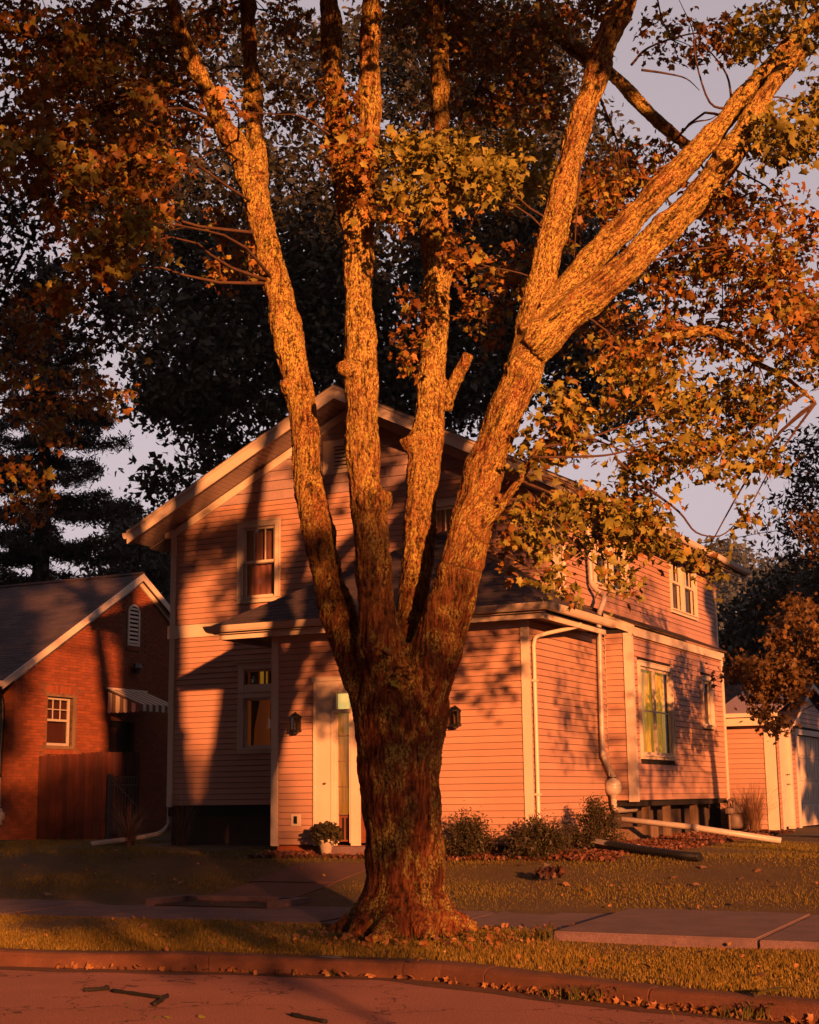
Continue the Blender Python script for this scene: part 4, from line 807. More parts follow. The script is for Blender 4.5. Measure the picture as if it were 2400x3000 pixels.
# ------------------------------------------------------------------ the street maple
TY = 16.1
maple = empty('maple_tree', (*at(1185, 2740, TY)[:2], .17))
tag(maple, 'big multi stemmed maple growing on the verge in front of the houses', 'tree')
def limb(rows): return np.array([[*at(px, py, yw), hw * yw / FPX] for px, py, hw, yw in rows])
LIMBS = [
 limb([(1180, 2790, 185, 16.1), (1178, 2735, 160, 16.1), (1184, 2693, 138, 16.1), (1190, 2630, 121, 16.1), (1189, 2568, 116, 16.1), (1185, 2443, 115, 16.1), (1180, 2360, 118, 16.1), (1173, 2276, 123, 16.1), (1172, 2192, 131, 16.1), (1174, 2130, 140, 16.1), (1177, 2067, 146, 16.1), (1170, 1990, 128, 16.1), (1160, 1900, 92, 16.1)]),
 limb([(1105, 2130, 60, 16.1), (1050, 1960, 57, 16.2), (1010, 1850, 58, 16.35), (968, 1720, 52, 16.5), (940, 1600, 50, 16.6), (915, 1480, 46, 16.7), (903, 1400, 45, 16.8), (893, 1290, 46, 16.85), (882, 1190, 48, 16.9), (862, 1080, 47, 16.95), (832, 930, 44, 17.0), (795, 780, 42, 17.05), (762, 640, 42, 17.1), (738, 530, 44, 17.1)]),
 limb([(735, 540, 40, 17.1), (695, 430, 36, 17.1), (650, 370, 34, 17.1), (608, 270, 29, 17.0), (560, 160, 25, 16.9), (520, 60, 22, 16.8), (490, -60, 20, 16.7), (430, -300, 14, 16.5)]),
 limb([(760, 600, 30, 17.3), (755, 480, 31, 17.5), (745, 350, 29, 17.6), (735, 200, 27, 17.7), (725, 0, 24, 17.8), (715, -300, 18, 17.9)]),
 limb([(1130, 2020, 75, 15.95), (1115, 1880, 70, 15.9), (1100, 1750, 60, 15.85), (1088, 1600, 54, 15.8), (1075, 1470, 55, 15.8), (1066, 1350, 52, 15.8), (1060, 1200, 53, 15.8), (1056, 1080, 53, 15.85), (1054, 950, 50, 15.85), (1052, 850, 49, 15.9), (1048, 720, 50, 15.95), (1045, 620, 56, 16.0), (1045, 560, 52, 16.0)]),
 limb([(1062, 620, 40, 16.0), (1075, 520, 37, 16.0), (1081, 400, 36, 16.0), (1081, 250, 35, 16.0), (1085, 120, 34, 16.0), (1092, 0, 31, 16.0), (1105, -300, 24, 16.0)]),
 limb([(1025, 620, 40, 16.1), (1003, 500, 37, 16.3), (988, 380, 35, 16.5), (977, 240, 34, 16.6), (970, 100, 32, 16.7), (962, -40, 29, 16.8), (950, -300, 22, 17)]),
 limb([(1190, 2000, 70, 16.2), (1203, 1900, 58, 16.35), (1210, 1800, 48, 16.5), (1220, 1690, 45, 16.6), (1230, 1560, 47, 16.7), (1236, 1440, 50, 16.8), (1240, 1340, 54, 16.9), (1253, 1250, 47, 16.95), (1266, 1150, 45, 17.0), (1271, 1000, 45, 17.05), (1276, 880, 47, 17.1), (1282, 800, 46, 17.15), (1274, 700, 41, 17.2), (1283, 560, 34, 17.3), (1292, 400, 30, 17.4), (1290, 200, 27, 17.5), (1284, 0, 24, 17.6), (1280, -300, 18, 17.7)]),
 limb([(1205, 2150, 85, 16.0), (1262, 1960, 80, 15.9), (1300, 1830, 76, 15.8), (1338, 1700, 70, 15.75), (1372, 1570, 67, 15.7), (1408, 1430, 64, 15.7), (1440, 1320, 61, 15.7), (1482, 1210, 57, 15.7), (1518, 1120, 58, 15.7), (1552, 1030, 60, 15.7), (1585, 985, 52, 15.68), (1640, 925, 38, 15.65), (1700, 870, 20, 15.62)]),
 limb([(1545, 1030, 50, 15.75), (1560, 930, 52, 15.8), (1577, 860, 50, 15.85), (1605, 740, 46, 15.9), (1636, 610, 44, 16.0), (1660, 510, 43, 16.05), (1695, 380, 43, 16.1), (1740, 240, 41, 16.15), (1780, 115, 41, 16.2), (1832, 0, 41, 16.25), (1920, -200, 32, 16.3), (2000, -420, 24, 16.3)]),
 limb([(1570, 985, 48, 15.7), (1640, 880, 46, 15.75), (1720, 775, 43, 15.8), (1800, 690, 43, 15.85), (1900, 590, 42, 15.9), (2003, 487, 40, 15.95), (2085, 400, 37, 16.0), (2157, 315, 34, 16.05), (2249, 205, 31, 16.1), (2342, 100, 29, 16.1), (2440, 10, 26, 16.1), (2600, -130, 20, 16)]),
 limb([(1560, 1030, 52, 15.6), (1650, 940, 55, 15.55), (1740, 862, 54, 15.55), (1830, 790, 50, 15.5), (1905, 715, 46, 15.5), (1985, 635, 44, 15.5), (2064, 555, 43, 15.5), (2119, 480, 42, 15.5), (2180, 385, 36, 15.6), (2235, 290, 31, 15.7), (2290, 215, 28, 15.85), (2360, 140, 27, 15.95)]),
 limb([(1300, 1200, 26, 17.0), (1322, 1140, 23, 16.95), (1350, 1085, 21, 16.9), (1374, 1036, 17, 16.85)]),
 limb([(1112, 1475, 40, 15.75), (1128, 1455, 26, 15.7), (1134, 1440, 18, 15.7)]),
 limb([(1040, 1085, 40, 15.75), (1012, 1078, 30, 15.7), (1006, 1068, 22, 15.65)]),
 limb([(1215, 1300, 40, 16.85), (1194, 1295, 30, 16.8), (1189, 1284, 22, 16.8)]),
 limb([(850, 1140, 36, 16.85), (838, 1126, 24, 16.8), (832, 1115, 16, 16.8)]),
 limb([(2100, 505, 40, 15.45), (2128, 470, 36, 15.38), (2140, 450, 33, 15.35)]),
 limb([(1420, 1530, 30, 15.6), (1468, 1480, 16, 15.55), (1510, 1425, 13, 15.5), (1545, 1370, 12, 15.4), (1572, 1312, 11, 15.3), (1590, 1285, 9, 15.2)]),
 limb([(1860, 1010, 14, 16.3), (1960, 990, 15, 16.3), (2070, 968, 16, 16.2), (2140, 995, 14, 16.1), (2210, 1060, 12, 16.0), (2300, 1105, 9, 15.9), (2390, 1180, 6, 15.8)]),
 limb([(1545, 50, 22, 18.5), (1640, 110, 24, 18.5), (1720, 165, 24, 18.4), (1810, 235, 22, 18.3), (1900, 330, 21, 18.2), (1980, 400, 18, 18.1), (2040, 440, 15, 18.0)]),
]
for k in range(9):                                # root flare
    a = k * 2 * math.pi / 9 + .2; c0 = at(1186, 2690, TY); L = .78 + .16 * math.sin(k * 2.3)
    p = [c0 + (.18 * math.cos(a), .18 * math.sin(a), .25), c0 + (.42 * math.cos(a), .42 * math.sin(a), -.02)]
    e_ = (c0[0] + L * math.cos(a), c0[1] + L * math.sin(a)); p.append(np.array([*e_, .16]))
    LIMBS.append(np.column_stack([smooth_path(p, 3), np.interp(np.arange(7), [0, 3, 6], [.26, .19, .09])]))
axis_pts, axis_dir, axis_n, axis_s, axis_g, tb = [], [], [], [], [], MB()
for li, L in enumerate(LIMBS):
    Q = smooth_path(L, 5); T = unit(np.gradient(Q[:, :3], axis=0)); axis_pts += list(Q[:, :3]); axis_dir += list(T); axis_g += [(li in (9, 10, 11, 17, 18, 19, 20)) or (li == 8 and q[2] > 4.0) for q in Q]
    nn = np.cross(T, [.31, .93, .17]); axis_n += list(unit(nn)); axis_s += list(np.concatenate([[0], np.cumsum(np.linalg.norm(np.diff(Q[:, :3], axis=0), axis=1))]) + 3.7 * len(axis_pts) / 40)
    wob = 1 + (.012 if li == 0 else .04) * np.sin(np.arange(len(Q)) * .9 + Q[0, 2]); tb.tube(Q[:, :3], Q[:, 3] * wob * .93, 18)
tmp = link('tmp', tb.mesh('tmp')); mo = tmp.modifiers.new('r', 'REMESH'); mo.mode = 'VOXEL'; mo.voxel_size = .019
sm = tmp.modifiers.new('s', 'SMOOTH'); sm.iterations = 7; sm.factor = .5
dg = bpy.context.evaluated_depsgraph_get(); tme = bpy.data.meshes.new_from_object(tmp.evaluated_get(dg))
bpy.data.objects.remove(tmp)
V = np.empty(len(tme.vertices) * 3, np.float32); tme.vertices.foreach_get('co', V); V = V.reshape(-1, 3).astype(float)
Nn = np.empty(len(tme.vertices) * 3, np.float32); tme.vertices.foreach_get('normal', Nn); Nn = Nn.reshape(-1, 3)
AP_, AD = np.array(axis_pts), np.array(axis_dir)
idx = np.empty(len(V), int)
for i in range(0, len(V), 4000): idx[i:i + 4000] = ((V[i:i + 4000, None] - AP_[None]) ** 2).sum(2).argmin(1)
ax = AD[idx]; an = np.array(axis_n)[idx]; ab = np.cross(ax, an); off = V - AP_[idx]
grp = np.array(axis_g)[idx]
BC = np.column_stack([(off * an).sum(1), (off * ab).sum(1), (np.array(axis_s)[idx] + (off * ax).sum(1)) * .16])   # bark coordinates: across, across, squeezed along the limb
BC[~grp] = V[~grp] * np.array([1, 1, .16])        # trunk and upright stems share one set
r1 = vnoise(BC * 34 + 1.2 * vnoise(V * 6)[:, None]); r2 = vnoise(BC * np.array([70, 70, 150]) + 9); r3 = vnoise(V * 5 + 3)
ed = np.empty(len(tme.edges) * 2, np.int32); tme.edges.foreach_get('vertices', ed); ed = ed.reshape(-1, 2)
jump = np.linalg.norm(BC[ed[:, 0]] - BC[ed[:, 1]], axis=1) > 2.5 * np.linalg.norm(V[ed[:, 0]] - V[ed[:, 1]], axis=1)
seam = np.zeros(len(V)); seam[ed[jump].ravel()] = 1.0
for _ in range(7):                                # fade the furrows out where two sets of bark coordinates meet
    m_ = np.maximum(seam[ed[:, 0]], seam[ed[:, 1]]) * .85; np.maximum.at(seam, ed[:, 0], m_); np.maximum.at(seam, ed[:, 1], m_)
r1 = r1 * (1 - seam) + .62 * seam; r2 = r2 * (1 - seam) + .62 * seam
disp = .026 * (1 - np.abs(2 * r1 - 1)) + .014 * (1 - np.abs(2 * r2 - 1)) + .045 * (r3 - .5) + .03 * (vnoise(V * 2.1 + 7) - .5) - .024
d2 = np.linalg.norm(V - AP_[idx], axis=1); disp *= np.clip(d2 / .12, .25, 1.15)
for px, py, yw, rr in ((1082, 1463, 15.6, .10), (1572, 905, 15.65, .07), (1555, 960, 15.6, .09), (2128, 466, 15.4, .10), (1500, 1080, 15.6, .05)):
    c0 = at(px, py, yw); dd = np.linalg.norm((V - c0) * np.array([1, .6, 1]), axis=1); disp += .05 * np.exp(-((dd - rr) / .03) ** 2) - .07 * np.exp(-(dd / (rr * .55)) ** 2)
V += Nn * disp[:, None]
tme.vertices.foreach_set('co', V.astype(np.float32).ravel())
at_ = tme.attributes.new('bark', 'FLOAT_VECTOR', 'POINT'); at_.data.foreach_set('vector', BC.astype(np.float32).ravel())
B2 = BC * np.array([1, 1, 3.4]); at3 = tme.attributes.new('speck', 'FLOAT_VECTOR', 'POINT'); at3.data.foreach_set('vector', B2.astype(np.float32).ravel())
at2 = tme.attributes.new('relief', 'FLOAT', 'POINT'); at2.data.foreach_set('value', (.65 * (1 - np.abs(2 * r1 - 1)) + .35 * (1 - np.abs(2 * r2 - 1))).astype(np.float32))
tme.polygons.foreach_set('use_smooth', [True] * len(tme.polygons)); tme.update()
def bark_mat():
    N = NT('maple_bark'); a = N.n('ShaderNodeAttribute', attribute_name='bark').outputs['Vector']; rl = N.n('ShaderNodeAttribute', attribute_name='relief').outputs['Fac']; k = N.n('ShaderNodeAttribute', attribute_name='speck').outputs['Vector']
    base = N.mixc(N.ramp(N.noise(a, 40, 5), .38, .62), dk((.18, .042, .015)), dk((.44, .14, .05)))
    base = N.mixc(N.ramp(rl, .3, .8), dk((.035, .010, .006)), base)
    spk = N.ramp(N.noise(k, 46, 5, .75, .3), .47, .55)
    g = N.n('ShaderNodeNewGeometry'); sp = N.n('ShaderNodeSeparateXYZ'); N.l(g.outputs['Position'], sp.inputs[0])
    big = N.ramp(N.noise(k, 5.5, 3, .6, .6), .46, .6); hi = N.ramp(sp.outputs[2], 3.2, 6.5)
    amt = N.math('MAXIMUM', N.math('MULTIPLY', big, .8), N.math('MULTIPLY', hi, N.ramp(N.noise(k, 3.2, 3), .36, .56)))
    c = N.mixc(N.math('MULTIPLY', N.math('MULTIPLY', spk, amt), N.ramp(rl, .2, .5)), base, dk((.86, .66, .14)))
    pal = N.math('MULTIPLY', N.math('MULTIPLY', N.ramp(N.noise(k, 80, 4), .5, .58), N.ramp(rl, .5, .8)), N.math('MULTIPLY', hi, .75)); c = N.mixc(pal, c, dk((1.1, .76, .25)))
    crk = N.ramp(N.noise(a, 95, 4, .7), .57, .66); c = N.mixc(N.math('MULTIPLY', crk, .8), c, dk((.03, .009, .005)))
    p = N.n('ShaderNodeBsdfPrincipled'); N.l(c, p.inputs['Base Color']); p.inputs['Roughness'].default_value = .9; p.inputs['Specular IOR Level'].default_value = .12
    hgt = N.math('SUBTRACT', N.math('ADD', N.noise(k, 70, 6, .75), N.math('MULTIPLY', N.noise(a, 45, 4), 1.3)), crk); N.l(N.bump(hgt, 1.0, .03), p.inputs['Normal']); N.l(p.outputs[0], N.out.inputs[0]); return N.m
M['bark'] = bark_mat()
def local(o, root): o.parent = root; o.location = tuple(-Vector(root.location)); return o
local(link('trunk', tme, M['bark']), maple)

# foliage blobs of the maple: pixel centre, pixel radii, distance, depth spread, clusters
g1 = np.random.default_rng(11)
LEFT = [(120, 110, 220, 160, 16.5, 3, 70), (380, 120, 220, 150, 18.6, 1.3, 74), (250, 330, 240, 120, 16.5, 2.5, 70), (500, 320, 130, 120, 18.4, 1.0, 34), (100, 460, 160, 120, 15.5, 2, 36), (380, 500, 150, 80, 15.4, 1.5, 40), (300, 740, 100, 55, 15, 1, 24), (420, 650, 90, 55, 15.2, 1.2, 17), (200, 620, 70, 40, 15.5, 1, 8), (650, 730, 40, 110, 18.5, .6, 13), (730, 760, 26, 80, 18.5, .5, 7), (170, 880, 60, 40, 16, 1, 8), (80, 1420, 60, 100, 19, .6, 10), (60, 1010, 110, 120, 20, 1.5, 20), (290, 1160, 60, 80, 19.5, 1, 10), (120, 1180, 120, 100, 20, 1.5, 14), (640, 60, 60, 120, 18.4, .9, 12), (640, 300, 40, 40, 16.0, .4, 4), (860, 60, 60, 100, 18.5, 1, 10), (860, 320, 50, 70, 18.5, 1, 6)]
MID = [(1250, 60, 130, 100, 19, 1.6, 40), (1440, 70, 190, 110, 19, 1.6, 70), (1400, 260, 170, 130, 19, 1.4, 50), (1560, 260, 80, 150, 18.5, 1.4, 34), (1530, 500, 110, 100, 18.4, 1.2, 28), (1300, 462, 90, 32, 15.2, .4, 20), (1430, 500, 120, 36, 15.2, .5, 18), (1180, 590, 70, 45, 15.2, .4, 14), (1190, 430, 60, 50, 15.4, .5, 7), (1370, 560, 80, 50, 15.4, .5, 8), (1350, 730, 50, 60, 15.8, .4, 7), (1230, 890, 36, 50, 16.5, .4, 4), (1200, 1000, 34, 50, 16.5, .4, 4), (1420, 940, 55, 70, 17, .5, 8), (1500, 800, 45, 90, 17.5, .7, 9), (1050, 430, 40, 50, 15.4, .3, 7), (1030, 470, 50, 26, 15.3, .3, 6), (1186, 1985, 14, 34, 15.66, .08, 3), (1000, 330, 30, 70, 15.9, .15, 7), (1100, -180, 500, 120, 17, 3, 120), (300, -170, 480, 120, 18.8, 1.4, 100), (2000, -170, 480, 120, 16.5, 3, 90)]
RIGHT = [(1790, 540, 110, 100, 18, 1.2, 36), (1690, 640, 70, 100, 18, 1, 20), (1930, 470, 50, 50, 18, .8, 7), (1690, 40, 90, 50, 17.5, 1, 12), (1980, 110, 110, 80, 17.5, 1, 7), (2190, 90, 110, 90, 16.5, 1.2, 22), (2360, 60, 70, 80, 16, 1, 14), (2300, 400, 100, 60, 15, .8, 22), (2385, 300, 50, 110, 15.4, .8, 12), (2150, 610, 110, 80, 16.4, 1.2, 26), (2340, 690, 100, 120, 16, 1.4, 16), (2000, 760, 140, 80, 16.8, 1.2, 30), (2200, 830, 160, 100, 16.6, 1.6, 40), (2340, 980, 100, 140, 16.4, 1.4, 36), (2080, 980, 180, 80, 16.8, 1.4, 30), (1860, 1085, 130, 45, 15.6, .7, 16), (1760, 960, 90, 60, 17.5, 1, 12), (1650, 1190, 50, 60, 15.4, .5, 10), (1720, 1270, 100, 60, 15.6, .6, 11), (1930, 1200, 170, 70, 16.4, 1, 21), (2170, 1180, 140, 80, 16.4, 1, 28), (2060, 1300, 140, 50, 16, .9, 16), (1880, 1360, 110, 40, 16, .8, 11), (2120, 1400, 50, 50, 16, .5, 4), (2240, 1330, 50, 50, 16, .6, 6), (1600, 1500, 110, 36, 15.6, .6, 10), (1760, 1490, 130, 45, 16, .8, 14), (1900, 1520, 90, 40, 16.2, .7, 12), (1540, 1580, 60, 36, 15.8, .5, 7), (1730, 1590, 100, 50, 16.2, .7, 9), (1890, 1600, 60, 40, 16.4, .5, 7), (2060, 1640, 40, 26, 16.4, .3, 4), (1640, 1700, 40, 34, 16, .4, 4), (1570, 1320, 46, 40, 15.4, .4, 6), (2190, 1500, 24, 44, 16, .3, 2), (1820, 1700, 50, 34, 16.4, .4, 3)]
def crown_above():                                # the crown goes on above and beside the picture
    n = 2600; a = g1.uniform(0, 2 * math.pi, n); r_ = np.sqrt(g1.uniform(0, 1, n)); Z = g1.uniform(9.0, 17, n)
    rad = 7.8 * np.sqrt(np.clip(1 - ((Z - 11.5) / 6.2) ** 2, .05, 1)); P = np.column_stack([.3 + rad * r_ * np.cos(a), 16.5 + rad * .75 * r_ * np.sin(a), Z])
    d = P - CAM; zz = d @ fwd; py = 1500 - FPX * (d @ upv) / zz; px = 1200 + FPX * (d @ rgt) / zz
    return P[((py < -450) | (px < -450) | (px > 2850)) & ((P[:, 2] > 10.6) | (np.abs(px - 1200) > 1650))]
cl_l, cl_m, cl_r = (blob_clusters(b_, g1) for b_ in (LEFT, MID, RIGHT))
def branches(mb, anchors, cls, rad=.03, frac=.45, g=g1):
    A = np.array(anchors)
    for cl in cls:
        c0 = cl.mean(0); a = A[((A - c0) ** 2).sum(1).argmin()]; B_ = crooked(a, c0, .08, 8, .08, g); L = np.linalg.norm(c0 - a)
        r_ = min(rad, .007 + .007 * L); mb.tube(B_, np.linspace(r_, .006, 8), 5)
        for p in cl:
            if g.random() < frac:
                q = B_[((B_ - p) ** 2).sum(1).argmin()]; mb.tube(crooked(q, p, .05, 5, .1, g), np.linspace(.010, .004, 5), 3)
lit = [p for L in LIMBS[:12] + LIMBS[18:20] for p in smooth_path(L, 3)[3:, :3]] + [at(-160, y_, 20) for y_ in range(600, 1600, 60)]
bm_ = MB(); branches(bm_, lit, cl_l + cl_m + cl_r, .03, .75)
for pts in ([(1570, 1312, 15.3), (1700, 1290, 15.3), (1850, 1240, 15.4), (2000, 1190, 15.6), (2110, 1140, 15.8)], [(1560, 1340, 15.3), (1700, 1338, 15.3), (1800, 1330, 15.4), (1960, 1290, 15.6), (2120, 1330, 15.8), (2280, 1395, 16)], [(1800, 1340, 15.6), (1900, 1430, 15.8), (1990, 1500, 15.9), (2040, 1560, 16), (2110, 1570, 16), (2160, 1530, 16), (2172, 1515, 16)], [(1870, 780, 15.5), (1960, 750, 15.5), (2080, 725, 15.5), (2240, 722, 15.6), (2360, 745, 15.7)], [(2140, 320, 16), (2080, 300, 16), (2040, 180, 16), (2030, 90, 16), (1990, 0, 16)], [(2145, 300, 16), (2130, 220, 16), (2080, 150, 16), (2030, 100, 16)], [(1850, 190, 16.4), (1900, 140, 16.5), (2020, 100, 16.5), (2150, 100, 16.5), (2200, 160, 16.5)], [(1880, 205, 16.4), (1950, 215, 16.5), (2010, 230, 16.5), (2050, 265, 16.5)], [(1985, 400, 17), (2030, 360, 17), (2080, 350, 17), (2110, 330, 17)], [(700, 470, 17), (650, 440, 16.6), (580, 470, 16.2), (520, 530, 15.8), (480, 580, 15.6)], [(1010, 460, 16), (1060, 410, 15.6), (1130, 400, 15.5), (1200, 450, 15.4), (1280, 500, 15.3)], [(1020, 440, 16), (960, 390, 15.9), (880, 340, 15.9), (800, 335, 15.9), (640, 320, 16)], [(1700, 480, 16), (1690, 620, 16.05), (1680, 800, 15.9)]):
    Q = smooth_path([at(*p) for p in pts], 4); bm_.tube(Q, np.linspace(.017, .004, len(Q)), 5)
bo_ = bm_.obj('branches', M['twigbark'], None, True); bo_['kind'] = 'stuff'; local(bo_, maple)
SB = (.12, -.75, .35)                             # leaves face the open street side
front_cl = np.vstack(cl_l + cl_m + cl_r); Pm = wisps(front_cl, 31, .36, .085, g1)
d = Pm - CAM; zz = d @ fwd; qx = 1200 + FPX * (d @ rgt) / zz; qy = 1500 - FPX * (d @ upv) / zz
grn = (g1.random(len(Pm)) < .25) | ((qx > 1500) & (qy > 1050) & (g1.random(len(Pm)) < .7)) | ((qx > 1100) & (qx < 1700) & (qy > 380) & (qy < 620)) | ((qx > 2150) & (qy < 520))
order = np.argsort(np.linalg.norm(Pm - CAM, axis=1)); vis = [i for i in order if -20 < qx[i] < 2420 and -20 < qy[i] < 1800][:300]
sel = np.zeros(len(Pm), bool); sel[vis] = True
me_, _ = leaf_mesh('crown', Pm[~sel & ~grn], g1.uniform(.06, .12, (~sel & ~grn).sum()), T_MAPLE, SB, .45, (0, 0, -.45), g1); cr = local(link('crown', me_, M['maple']), maple); cr['kind'] = 'stuff'
me_, _ = leaf_mesh('crown', Pm[~sel & grn], g1.uniform(.065, .13, (~sel & grn).sum()), T_MAPLE, SB, .45, (0, 0, -.45), g1); cg = local(link('crown', me_, M['maplegreen']), maple); cg['kind'] = 'stuff'
me_, _ = leaf_mesh('crown', spray(crown_above(), 14, .3, g1), .2, T_LEAF, (0, 0, 1), .6, None, g1); ca_ = local(link('crown', me_, M['maple']), maple); ca_['kind'] = 'stuff'
l_me = big_mesh('leaf', *T_MAPLE); l_me.materials.append(M['maplegreen'])
N_, t_, b_ = frames(300, SB, .9, g1)
for i, k in enumerate(vis):
    ob = bpy.data.objects.new('leaf', l_me); C.objects.link(ob); ob.parent = cg
    mm = Matrix((t_[i], b_[i], N_[i])).transposed().to_4x4(); ob.matrix_local = Matrix.Translation(Pm[k]) @ mm @ Matrix.Scale(float(g1.uniform(.07, .13)), 4)

# ------------------------------------------------------------------ other trees
def blob_tree(name, label, base, tr, blobs, per, sig, size, m, tmpl=T_LEAF, bark='darkbark', top=None, group=None, seed=1, brad=.12, twig=.25, bias=(0, 0, 1), lean=None, droop=None):
    g = np.random.default_rng(seed); z0 = float(gz(*base)) if base[1] > 14 else 0.0
    root = empty(name, (*base, z0)); tag(root, label, 'tree', group)
    cls = blob_clusters(blobs, g); allc = np.vstack(cls); c0 = allc.mean(0); tz = top if top else allc[:, 2].max() * .8
    P = smooth_path([(base[0], base[1], z0 - .2), (base[0] + (lean or 0), base[1], z0 + (tz - z0) * .4), (base[0] * .7 + c0[0] * .3 + (lean or 0), base[1] * .7 + c0[1] * .3, tz)], 6)
    mb = MB(); mb.tube(P, np.linspace(tr, tr * .35, len(P)), 10); branches(mb, P[4:], cls, brad, twig, g)
    local(mb.obj('trunk', M[bark], None, True), root)
    me, _ = leaf_mesh('crown', spray(allc, per, sig, g, .8), size, tmpl, bias, .6, droop, g); o = local(link('crown', me, M[m]), root); o['kind'] = 'stuff'; return root
def wb(P): return tuple(P[:2])
# big dark maple behind the house, darker neighbours, hazy far trees
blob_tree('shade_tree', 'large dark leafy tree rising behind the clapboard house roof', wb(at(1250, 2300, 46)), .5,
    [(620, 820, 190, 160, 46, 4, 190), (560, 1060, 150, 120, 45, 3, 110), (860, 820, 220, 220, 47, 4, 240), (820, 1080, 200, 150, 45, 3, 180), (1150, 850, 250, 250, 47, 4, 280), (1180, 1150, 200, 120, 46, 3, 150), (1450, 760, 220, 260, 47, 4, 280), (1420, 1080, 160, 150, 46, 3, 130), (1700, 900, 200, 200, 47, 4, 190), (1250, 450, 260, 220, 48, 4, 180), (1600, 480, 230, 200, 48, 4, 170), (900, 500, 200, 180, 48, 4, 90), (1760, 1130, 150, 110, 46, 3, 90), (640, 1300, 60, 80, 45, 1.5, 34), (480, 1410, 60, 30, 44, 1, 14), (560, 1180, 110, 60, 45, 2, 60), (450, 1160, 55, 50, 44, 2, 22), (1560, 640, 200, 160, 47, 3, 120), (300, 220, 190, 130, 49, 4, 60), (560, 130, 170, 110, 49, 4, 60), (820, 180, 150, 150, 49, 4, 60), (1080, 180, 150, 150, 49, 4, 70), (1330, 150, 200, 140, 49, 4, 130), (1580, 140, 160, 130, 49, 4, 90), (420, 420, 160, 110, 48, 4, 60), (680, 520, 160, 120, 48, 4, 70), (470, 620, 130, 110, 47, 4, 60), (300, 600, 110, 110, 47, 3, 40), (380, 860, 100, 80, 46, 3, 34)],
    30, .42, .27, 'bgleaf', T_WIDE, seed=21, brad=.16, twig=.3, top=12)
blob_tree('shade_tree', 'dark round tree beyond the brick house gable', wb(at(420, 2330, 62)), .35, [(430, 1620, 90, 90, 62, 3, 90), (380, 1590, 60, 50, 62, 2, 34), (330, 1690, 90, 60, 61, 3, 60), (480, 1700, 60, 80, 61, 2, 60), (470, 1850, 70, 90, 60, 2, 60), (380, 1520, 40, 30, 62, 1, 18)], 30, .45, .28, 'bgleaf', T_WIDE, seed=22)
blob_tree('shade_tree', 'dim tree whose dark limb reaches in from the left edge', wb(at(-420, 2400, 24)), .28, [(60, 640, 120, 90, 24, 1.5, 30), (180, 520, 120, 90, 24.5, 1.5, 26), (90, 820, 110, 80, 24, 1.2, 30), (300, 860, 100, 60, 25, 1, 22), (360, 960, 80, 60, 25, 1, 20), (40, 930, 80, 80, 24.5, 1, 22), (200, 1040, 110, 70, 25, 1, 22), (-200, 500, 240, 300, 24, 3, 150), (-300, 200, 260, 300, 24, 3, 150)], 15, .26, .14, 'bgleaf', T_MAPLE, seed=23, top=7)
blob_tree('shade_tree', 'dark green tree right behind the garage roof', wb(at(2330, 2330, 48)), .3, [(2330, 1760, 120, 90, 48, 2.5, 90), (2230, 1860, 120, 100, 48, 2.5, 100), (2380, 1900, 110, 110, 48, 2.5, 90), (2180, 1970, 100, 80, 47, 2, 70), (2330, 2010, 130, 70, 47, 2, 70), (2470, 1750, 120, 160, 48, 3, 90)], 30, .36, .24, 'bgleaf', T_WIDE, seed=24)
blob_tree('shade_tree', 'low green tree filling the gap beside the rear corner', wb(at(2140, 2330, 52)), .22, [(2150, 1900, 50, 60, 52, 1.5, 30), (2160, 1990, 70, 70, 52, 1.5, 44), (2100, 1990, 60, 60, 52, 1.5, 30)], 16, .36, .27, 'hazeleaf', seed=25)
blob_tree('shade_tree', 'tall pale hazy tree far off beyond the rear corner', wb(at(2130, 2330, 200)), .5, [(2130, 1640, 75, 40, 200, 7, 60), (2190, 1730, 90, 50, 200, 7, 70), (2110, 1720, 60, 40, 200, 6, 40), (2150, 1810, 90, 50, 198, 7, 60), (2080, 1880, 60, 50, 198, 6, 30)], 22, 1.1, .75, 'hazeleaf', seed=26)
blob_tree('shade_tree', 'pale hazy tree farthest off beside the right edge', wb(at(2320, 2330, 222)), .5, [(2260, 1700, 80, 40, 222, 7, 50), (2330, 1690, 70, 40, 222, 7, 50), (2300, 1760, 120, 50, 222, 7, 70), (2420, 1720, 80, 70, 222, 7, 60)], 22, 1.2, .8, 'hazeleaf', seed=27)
blob_tree('elm_tree', 'slender leaved tree hanging in at the right edge over the sky', wb(at(2700, 2360, 34)), .3, [(2340, 1330, 70, 50, 34, 1, 30), (2390, 1430, 60, 60, 34, 1, 32), (2310, 1500, 60, 50, 34, 1, 22), (2380, 1560, 50, 70, 34, 1, 28), (2310, 1580, 50, 25, 34, .6, 10), (2370, 1650, 40, 40, 34, .6, 12), (2480, 1450, 90, 220, 34, 2, 90)], 14, .26, .19, 'bgleaf', T_OVAL, seed=28, top=8)
blob_tree('rusty_tree', 'tree with drooping rusty foliage hanging before the garage', wb(at(2680, 2380, 24)), .22, [(2330, 1860, 90, 60, 24, .9, 16), (2260, 1945, 110, 46, 24, .9, 17), (2190, 1990, 80, 44, 24, .8, 11), (2340, 1990, 90, 50, 24, .9, 15), (2250, 2050, 44, 36, 24, .5, 11), (2270, 2110, 22, 28, 24, .3, 5), (2360, 1780, 50, 40, 24, .6, 9), (2385, 1560, 40, 70, 24, .6, 9), (2520, 1900, 110, 150, 24, 1, 40)], 40, .13, .095, 'rust', T_MAPLE, seed=29, top=5, bias=(0, -.5, .4), droop=(0, 0, -.6))
